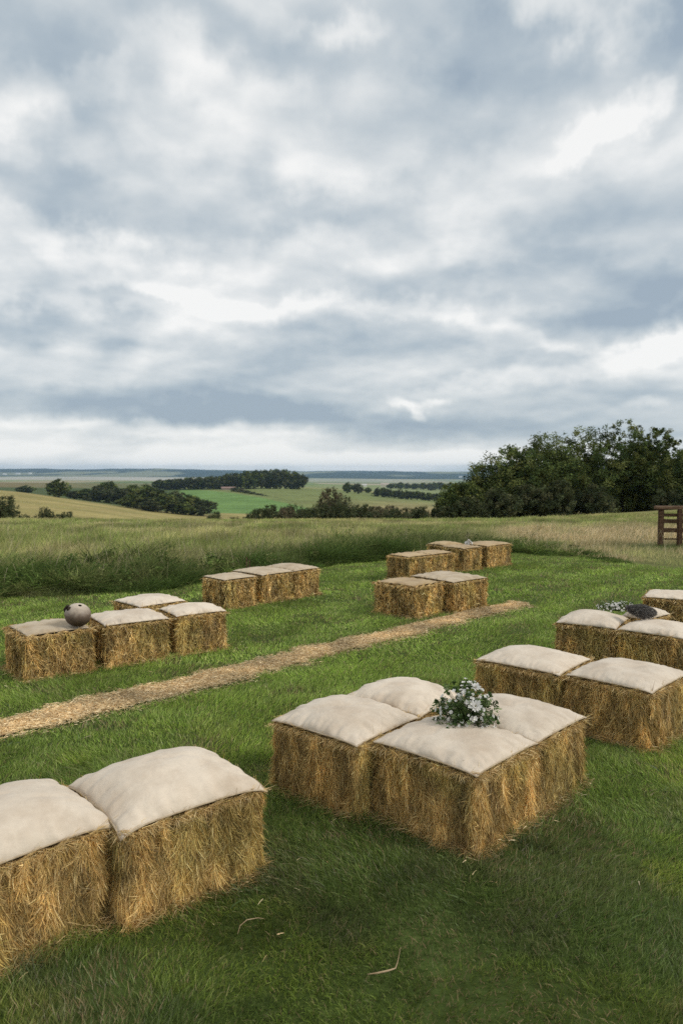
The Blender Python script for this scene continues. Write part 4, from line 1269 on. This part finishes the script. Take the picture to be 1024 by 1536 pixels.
def bouquet(name, loc, w, h, nclump, nblos, label, pal, big=True, seed=1, wx=1.0, wy=.8, leaf=.013, brange=(.007, .0155)):
    rs = np.random.default_rng(seed)
    r = empty(name, loc)
    tag(r, label, 'flowers')
    # stems
    d = rs.normal(size=(nclump, 3)); d[:, 2] = np.abs(d[:, 2]) * .9 + .05; d /= np.linalg.norm(d, axis=1, keepdims=True)
    c = d * np.array([w / 2 * wx, w / 2 * wy, h]) * (rs.uniform(.35, 1.25, (nclump, 1)) ** .6)
    sp_ = rs.random(nclump) < .16
    c[sp_] *= rs.uniform(1.0, 1.14, (sp_.sum(), 1))
    c[:, 2] += .012
    V, F, C = leaf_cloud(c, np.where(sp_, w * .03, w * .055), 22, leaf, pal)
    SV = []; SF = []; off = 0
    for q in c:
        v, f = tube([(0, 0, .0), q * np.array([.45, .45, .6]), q], [.002, .0016, .001], 4)
        SV.append(v); SF.append(f + off); off += len(v)
    V[:, 2] = np.maximum(V[:, 2], .004)
    np_mesh('foliage', V, [F], M_LEAF, C, parent=r)
    np_mesh('stems', np.concatenate(SV), [np.concatenate(SF)], M_STEMG, parent=r)
    bs = [blossom_mesh(1.0, 5, 3, 1), blossom_mesh(1.0, 7, 4, 2), blossom_mesh(1.0, 19, 5, 5)]
    meshes = []
    for b in bs:
        o = np_mesh('blossom', b[0], [b[1]], M_PETAL, b[2]); meshes.append(o.data); bpy.data.objects.remove(o)
    for i in range(nblos):
        d = rs.normal(size=3); d[2] = abs(d[2]) * 1.1 + .05; d /= np.linalg.norm(d)
        if d[1] > .2: d[1] *= -1
        p = d * np.array([w / 2 * wx, w / 2 * wy, h]) * rs.uniform(.85, 1.12)
        rad = rs.uniform(*brange)
        me = meshes[i % 2]
        if big and i == 0: p = np.array([.035, -.155, .155]); rad = .036; me = meshes[2]; d = np.array([.1, -.85, .5])
        if big and i == 1: p = np.array([.05, -.06, .235]); rad = .031; me = meshes[2]; d = np.array([.1, -.5, .85])
        o = bpy.data.objects.new('blossom', me); col.objects.link(o); o.parent = r
        o.location = p + np.array([0, 0, .01]); o.scale = (rad,) * 3
        o.rotation_mode = 'QUATERNION'; o.rotation_quaternion = Vector(d).to_track_quat('Z', 'Y')
    return r


M_STEMG = noise_mat('green_stem', [(.3, (.04, .07, .02)), (.7, (.09, .13, .04))], scale=30, bump=0)
bouquet('flower_bouquet', (.735, 4.34, top_z('B2') + .05), .37, .24, 190, 96, 'leafy bouquet of white flowers where the front cushions meet',
        [(.10, .155, .05), (.14, .20, .07), (.065, .11, .04), (.22, .27, .14)], seed=5, leaf=.011)
bouquet('flower_spray', (2.93, 7.78, top_z('D1') + .075), .46, .095, 60, 95, 'low spray of tiny white flowers behind the dark bundle',
        [(.12, .16, .07), (.20, .24, .13), (.07, .10, .04)], big=False, seed=9, wx=1.0, wy=.4, leaf=.009, brange=(.007, .014))

# dark bristly bundle
bx_, by_ = 3.02, 7.42
db = empty('bristly_bundle', (bx_, by_, top_z('D1') + .06), rd(-12)); db.scale = (.86, .86, .86)
tag(db, 'dark grey bristly bundle lying on the right hand cushions', 'ornament')
nu, nv = 26, 20
VV = []
for i in range(nu):
    t = i / (nu - 1); xx = -.16 + .32 * t
    rad = .088 * (math.sin(PI * min(1, t * .92 + .06)) ** .55) * (.55 + .45 * smooth(0, .5, t))
    cz = .085 + .045 * (1 - t) ** 2
    for j in range(nv):
        a = 2 * PI * j / nv
        r_ = rad * (1 + .25 * (fbm(np.array([t * 6 + 4]), np.array([3 + 2 * math.cos(a)]), 3)[0] - .5))
        VV.append((xx, r_ * math.cos(a), cz + r_ * .85 * math.sin(a)))
FF = [[i * nv + j, i * nv + (j + 1) % nv, (i + 1) * nv + (j + 1) % nv, (i + 1) * nv + j] for i in range(nu - 1) for j in range(nv)]
VV = np.array(VV); FF = np.array(FF)
M_DARK = noise_mat('dark_fibre', [(.35, (.02, .018, .016)), (.65, (.085, .078, .07))], scale=30, bump=.8)
np_mesh('core', VV, [FF], M_DARK, parent=db, smooth_shade=True)
nb = 5200
k = rng.integers(0, len(VV), nb); P = VV[k] + rng.normal(0, .004, (nb, 3))
cen = np.stack([P[:, 0] * .9, P[:, 0] * 0, np.full(nb, .095)], 1); nrm = P - cen; nrm /= np.linalg.norm(nrm, axis=1, keepdims=True)
D = nrm * .7 + np.array([.9, 0, -.1]) + rng.normal(0, .45, (nb, 3))
V, F, m = ribbons(P, D, nrm * -1, rng.uniform(.015, .04, nb), .0042, .3, 2, .3)
V[:, 2] = np.maximum(V[:, 2], .003)
np_mesh('bristles', V, [F], M_STRAW, np.repeat(mixc([(.10, .09, .085), (.17, .155, .145), (.32, .29, .26), (.05, .045, .04)], nb), m, 0), parent=db)

# white flower in a small dark pot behind the far row
fx2, fy2 = wp(703, 15.2), 15.2
ff = empty('potted_flower', (fx2, fy2, g1(fx2, fy2)))
tag(ff, 'small white flower head standing up behind the farthest row of bales', 'flowers')
V, F = lathe([(.001, 0), (.055, 0), (.075, .12), (.07, .12), (.05, .02)], 16); np_mesh('pot', V, [F], M_DARK, parent=ff, smooth_shade=True)
V, F = tube([(0, 0, .02), (.004, 0, .2), (0, 0, .4), (.01, 0, .47)], [.007, .006, .005, .005], 6); np_mesh('stem', V, [F], M_STEMG, parent=ff, smooth_shade=True)
V, F, C = leaf_cloud(np.array([[0, 0, .38], [.02, 0, .34], [-.03, 0, .32], [.02, .02, .42]]), np.full(4, .045), 26, .018, [(.05, .09, .03)])
np_mesh('foliage', V, [F], M_LEAF, C, parent=ff)
bm_ = blossom_mesh(1.0, 9, 8, 4)
o0 = np_mesh('blossom', bm_[0], [bm_[1]], M_PETAL, bm_[2], parent=ff)
for k, (a, b, c, s) in enumerate([(-.035, -.03, .49, .055), (.04, -.03, .50, .05), (.0, -.04, .54, .045)]):
    o = o0 if k == 0 else o0.copy()
    if k: col.objects.link(o)
    o.parent = ff; o.location = (a, b, c); o.scale = (s,) * 3; o.rotation_euler = (rd(55), rd(10 * k), k)

# pair of short pale stakes behind the row of three
sx_, sy_ = wp(371, 12.3), 12.3
st = empty('wooden_stakes', (sx_, sy_, g1(sx_, sy_)))
tag(st, 'two short pale wooden stakes behind the row of three bales', 'stake')
box_obj('stake', [(-.018, 0, .27, .022, .022, .56)], M_RAILP if 'M_RAILP' in globals() else M_RAIL, st, .003, .002)
box_obj('stake', [(.03, .02, .25, .02, .02, .52)], M_RAIL, st, .003, .002)

# bent dry stalk lying in the foreground grass
dsx, dsy = .16, 2.78
ds = empty('dry_stalk', (dsx, dsy, .05))
tag(ds, 'bent dry stalk lying on the grass in the foreground', 'stalk')
M_DRY = noise_mat('dry_stalk', [(.3, (.30, .20, .11)), (.7, (.50, .37, .23))], scale=40, bump=.2)
V, F = tube([(-.06, -.02, .0), (-.02, -.018, .004), (.02, -.008, .006), (.052, .004, .008)], [.001, .0036, .0036, .0022], 6)
np_mesh('blade', V, [F], M_DRY, parent=ds, smooth_shade=True)
V, F = tube([(.05, .003, .008), (.06, .03, .012), (.068, .06, .018), (.078, .10, .03)], [.0022, .0016, .0012, .0006], 6)
np_mesh('stem', V, [F], M_DRY, parent=ds, smooth_shade=True)

ds2 = empty('dry_stalk', (-.40, 3.05, .055))
tag(ds2, 'curved dry grass blade lying left of the bent stalk', 'stalk')
V, F = tube([(-.035, -.05, 0), (-.03, -.01, .012), (-.005, .025, .016), (.04, .045, .012), (.07, .05, .004)], [.0005, .0015, .0019, .0014, .0005], 5)
np_mesh('blade', V, [F], M_DRY, parent=ds2, smooth_shade=True)

# ------------------------------------------------------------------ haze
hb = box_obj('haze', [(0, 4600, -20, 15000, 10600, 150)], None or M_DARK, None)
tag(hb, 'thin pale air over the valley', 'haze', kind='stuff')
mh, nt, N, L = new_mat('haze_air')
out = N.new('ShaderNodeOutputMaterial'); pv = N.new('ShaderNodeVolumePrincipled')
pv.inputs['Color'].default_value = (.50, .72, 1.0, 1); pv.inputs['Density'].default_value = 7.5e-5
pv.inputs['Anisotropy'].default_value = 0.2
L.new(pv.outputs[0], out.inputs['Volume'])
hb.data.materials.clear(); hb.data.materials.append(mh)

# ------------------------------------------------------------------ sky
SUN_EL = rd(38); SUN_AZ = rd(105)          # azimuth clockwise from +Y (towards the viewer's right, a little behind)
world = bpy.data.worlds.new('World'); sc.world = world; world.use_nodes = True
world.cycles.sampling_method = 'MANUAL'; world.cycles.sample_map_resolution = 256
nt = world.node_tree; N = nt.nodes; L = nt.links; N.clear()
out = N.new('ShaderNodeOutputWorld'); bg = N.new('ShaderNodeBackground'); bg.inputs['Strength'].default_value = 0.1
L.new(bg.outputs[0], out.inputs['Surface'])
sky = N.new('ShaderNodeTexSky'); sky.sky_type = 'NISHITA'; sky.sun_disc = False
sky.sun_elevation = SUN_EL; sky.sun_rotation = SUN_AZ
tc = N.new('ShaderNodeTexCoord')


def M(op, a, b=None, c=None):
    n = N.new('ShaderNodeMath'); n.operation = op
    for i, v in enumerate((a, b, c)):
        if v is None: continue
        if isinstance(v, (int, float)): n.inputs[i].default_value = v
        else: L.new(v, n.inputs[i])
    return n.outputs[0]


sp = N.new('ShaderNodeSeparateXYZ'); L.new(tc.outputs['Generated'], sp.inputs[0])
dx, dy, dz = sp.outputs
az = M('ARCTAN2', dx, dy); el = M('ARCSINE', dz)
# cloud-layer coordinates: flat layer seen in perspective
den = M('ADD', M('MAXIMUM', dz, 0.0), 0.26)
cu = M('DIVIDE', dx, den); cv = M('DIVIDE', dy, den)
cvec = N.new('ShaderNodeCombineXYZ'); L.new(cu, cvec.inputs[0]); L.new(cv, cvec.inputs[1])


def noise(vec, scale, detail, rough=.5, dist=0.0, seed=0.0):
    n = N.new('ShaderNodeTexNoise'); n.noise_dimensions = '4D'
    n.inputs['W'].default_value = seed
    n.inputs['Scale'].default_value = scale; n.inputs['Detail'].default_value = detail
    n.inputs['Roughness'].default_value = rough; n.inputs['Distortion'].default_value = dist
    L.new(vec, n.inputs['Vector']); return n


def shifted(vec, off):
    a = N.new('ShaderNodeVectorMath'); L.new(vec, a.inputs[0]); a.inputs[1].default_value = off; return a.outputs[0]


n_big = noise(cvec.outputs[0], 1.1, 6, .55, .2, 1.3)
# relief of the billows: the side of each puff that faces the bright sky is lighter
rel = []
for sc_, off_, amp_, sd_, ro_ in ((1.7, .17, 1.7, 4.1, .42), (5.0, .06, 1.05, 9.2, .48)):
    a_ = noise(cvec.outputs[0], sc_, 8, ro_, .15, sd_)
    b_ = noise(shifted(cvec.outputs[0], (off_ * .35, off_, 0)), sc_, 8, ro_, .15, sd_)
    rel.append(M('MULTIPLY', M('SUBTRACT', a_.outputs['Fac'], b_.outputs['Fac']), amp_))
ang = N.new('ShaderNodeCombineXYZ'); L.new(az, ang.inputs[0]); L.new(el, ang.inputs[1])
# warp the placed masses so that their edges billow
wn = noise(ang.outputs[0], 5.0, 5, .55, 0, 7.7)
wv = N.new('ShaderNodeVectorMath'); wv.operation = 'SUBTRACT'; L.new(wn.outputs['Color'], wv.inputs[0]); wv.inputs[1].default_value = (.5, .5, .5)
ws = N.new('ShaderNodeVectorMath'); ws.operation = 'MULTIPLY'; L.new(wv.outputs[0], ws.inputs[0]); ws.inputs[1].default_value = (.30, .20, 0)
wf = noise(ang.outputs[0], 16.0, 4, .55, 0, 2.2)
wv2 = N.new('ShaderNodeVectorMath'); wv2.operation = 'SUBTRACT'; L.new(wf.outputs['Color'], wv2.inputs[0]); wv2.inputs[1].default_value = (.5, .5, .5)
ws2 = N.new('ShaderNodeVectorMath'); ws2.operation = 'MULTIPLY'; L.new(wv2.outputs[0], ws2.inputs[0]); ws2.inputs[1].default_value = (.12, .08, 0)
w1 = N.new('ShaderNodeVectorMath'); L.new(ws.outputs[0], w1.inputs[0]); L.new(ws2.outputs[0], w1.inputs[1])
# calmer towards the horizon
calm = N.new('ShaderNodeMapRange'); calm.inputs['From Min'].default_value = 0.0; calm.inputs['From Max'].default_value = .25
calm.inputs['To Min'].default_value = .16; L.new(el, calm.inputs['Value'])
w1s = N.new('ShaderNodeVectorMath'); w1s.operation = 'SCALE'; L.new(w1.outputs[0], w1s.inputs[0]); L.new(calm.outputs[0], w1s.inputs['Scale'])
wa = N.new('ShaderNodeVectorMath'); L.new(ang.outputs[0], wa.inputs[0]); L.new(w1s.outputs[0], wa.inputs[1])


def dirang(px, row):
    u = (px - 512) / FPX; v = (768 - row) / FPX
    d = np.array([u, v * math.sin(PITCH) + math.cos(PITCH), v * math.cos(PITCH) - math.sin(PITCH)]); d /= np.linalg.norm(d)
    return math.atan2(d[0], d[1]), math.asin(d[2])


CLOUDS = [  # px, row, half width, half height, tilt deg (+ = falls to the right), amount
    (50, 60, 170, 90, 20, -.42), (290, 40, 190, 60, 8, -.30), (745, 90, 160, 80, 10, -.46), (1000, 90, 80, 150, 0, -.50),
    (610, 265, 190, 50, -18, -.34), (300, 325, 330, 55, 6, -.26), (430, 345, 90, 38, 0, -.22), (140, 205, 150, 40, 14, -.20),
    (960, 340, 190, 90, 10, -.34), (850, 420, 340, 55, 14, -.46), (620, 432, 150, 26, 4, -.25), (70, 490, 170, 34, 5, -.52),
    (460, 560, 330, 60, 2, -.22), (180, 590, 330, 40, 2, -.20), (260, 618, 440, 26, 2, -.62), (640, 640, 480, 24, 2, -.52), (850, 600, 330, 60, 6, -.34),
    (60, 280, 130, 40, 10, -.22), (1000, 460, 120, 40, 20, -.30), (500, 100, 70, 50, 0, -.10),
    (505, 8, 90, 40, 0, .50), (880, 25, 110, 50, 12, .48), (345, 140, 120, 70, 20, .42), (120, 130, 110, 28, -8, .34), (5, 170, 60, 40, 0, .35),
    (590, 120, 90, 70, 0, .18), (930, 180, 90, 36, -14, .48), (875, 240, 60, 22, -14, .36), (680, 375, 80, 46, 20, .34), (70, 345, 190, 40, 8, .26),
    (200, 405, 130, 44, 14, .34), (20, 430, 100, 34, 0, .25), (300, 455, 260, 20, 9, .36), (560, 478, 260, 18, 5, .36), (900, 545, 280, 22, -9, .46), (1010, 515, 110, 26, 0, .50),
    (700, 575, 90, 12, -8, .28), (900, 500, 160, 12, 12, .18), (180, 645, 360, 10, 2, .30), (200, 682, 800, 26, 1, .44), (700, 690, 500, 14, 0, .34), (620, 603, 26, 8, 20, .55), (632, 618, 10, 9, 0, .5),
    (655, 600, 22, 7, 0, .4), (985, 604, 34, 9, 6, .36), (330, 230, 200, 40, 14, .10),
]
acc = None
for (px, row, hw, hh, tilt, amt) in CLOUDS:
    a0, e0 = dirang(px, row); a1, _ = dirang(px + hw, row); _, e1 = dirang(px, row - hh)
    mp = N.new('ShaderNodeMapping'); mp.vector_type = 'TEXTURE'
    mp.inputs['Location'].default_value = (a0, e0, 0); mp.inputs['Rotation'].default_value = (0, 0, -rd(tilt))
    mp.inputs['Scale'].default_value = (max(1e-3, a1 - a0), max(1e-3, e1 - e0), 1)
    L.new(wa.outputs[0], mp.inputs['Vector'])
    ln = N.new('ShaderNodeVectorMath'); ln.operation = 'LENGTH'; L.new(mp.outputs[0], ln.inputs[0])
    mr = N.new('ShaderNodeMapRange'); mr.interpolation_type = 'SMOOTHERSTEP'
    mr.inputs['From Min'].default_value = 0; mr.inputs['From Max'].default_value = 1.55
    mr.inputs['To Min'].default_value = amt; mr.inputs['To Max'].default_value = 0
    L.new(ln.outputs['Value'], mr.inputs['Value'])
    acc = mr.outputs[0] if acc is None else M('ADD', acc, mr.outputs[0])
calm2 = N.new('ShaderNodeMapRange'); calm2.inputs['From Max'].default_value = .16; calm2.inputs['To Min'].default_value = .3; L.new(el, calm2.inputs['Value'])
t = M('ADD', M('MULTIPLY', acc, .80), .645)
t = M('MULTIPLY_ADD', M('SUBTRACT', n_big.outputs['Fac'], .5), .6, t)
t = M('MULTIPLY_ADD', M('ADD', rel[0], rel[1]), calm2.outputs[0], t)
cr = N.new('ShaderNodeValToRGB'); cr.color_ramp.interpolation = 'LINEAR'
els = cr.color_ramp.elements
stops = [(0, (.36, .44, .52)), (.25, (.46, .535, .595)), (.5, (.60, .655, .69)), (.75, (.77, .80, .81)), (1.0, (.97, .97, .955))]
while len(els) < len(stops): els.new(.5)
for e_, (p_, c_) in zip(els, stops): e_.position = p_; e_.color = (*c_, 1)
L.new(t, cr.inputs['Fac'])
cs = N.new('ShaderNodeVectorMath'); cs.operation = 'SCALE'; cs.inputs['Scale'].default_value = 10.0; L.new(cr.outputs['Color'], cs.inputs[0])
mx = N.new('ShaderNodeMix'); mx.data_type = 'RGBA'; mx.inputs['Factor'].default_value = .93
L.new(sky.outputs[0], mx.inputs['A']); L.new(cs.outputs[0], mx.inputs['B'])
L.new(mx.outputs['Result'], bg.inputs['Color'])

sd = bpy.data.lights.new('sun', 'SUN'); sd.energy = 1.9; sd.angle = rd(22); sd.color = (1, .95, .87)
so = bpy.data.objects.new('sun', sd); col.objects.link(so)
dirv = Vector((math.sin(SUN_AZ) * math.cos(SUN_EL), math.cos(SUN_AZ) * math.cos(SUN_EL), math.sin(SUN_EL)))
so.rotation_mode = 'QUATERNION'; so.rotation_quaternion = dirv.to_track_quat('Z', 'Y')
so.location = (10, -5, 12)
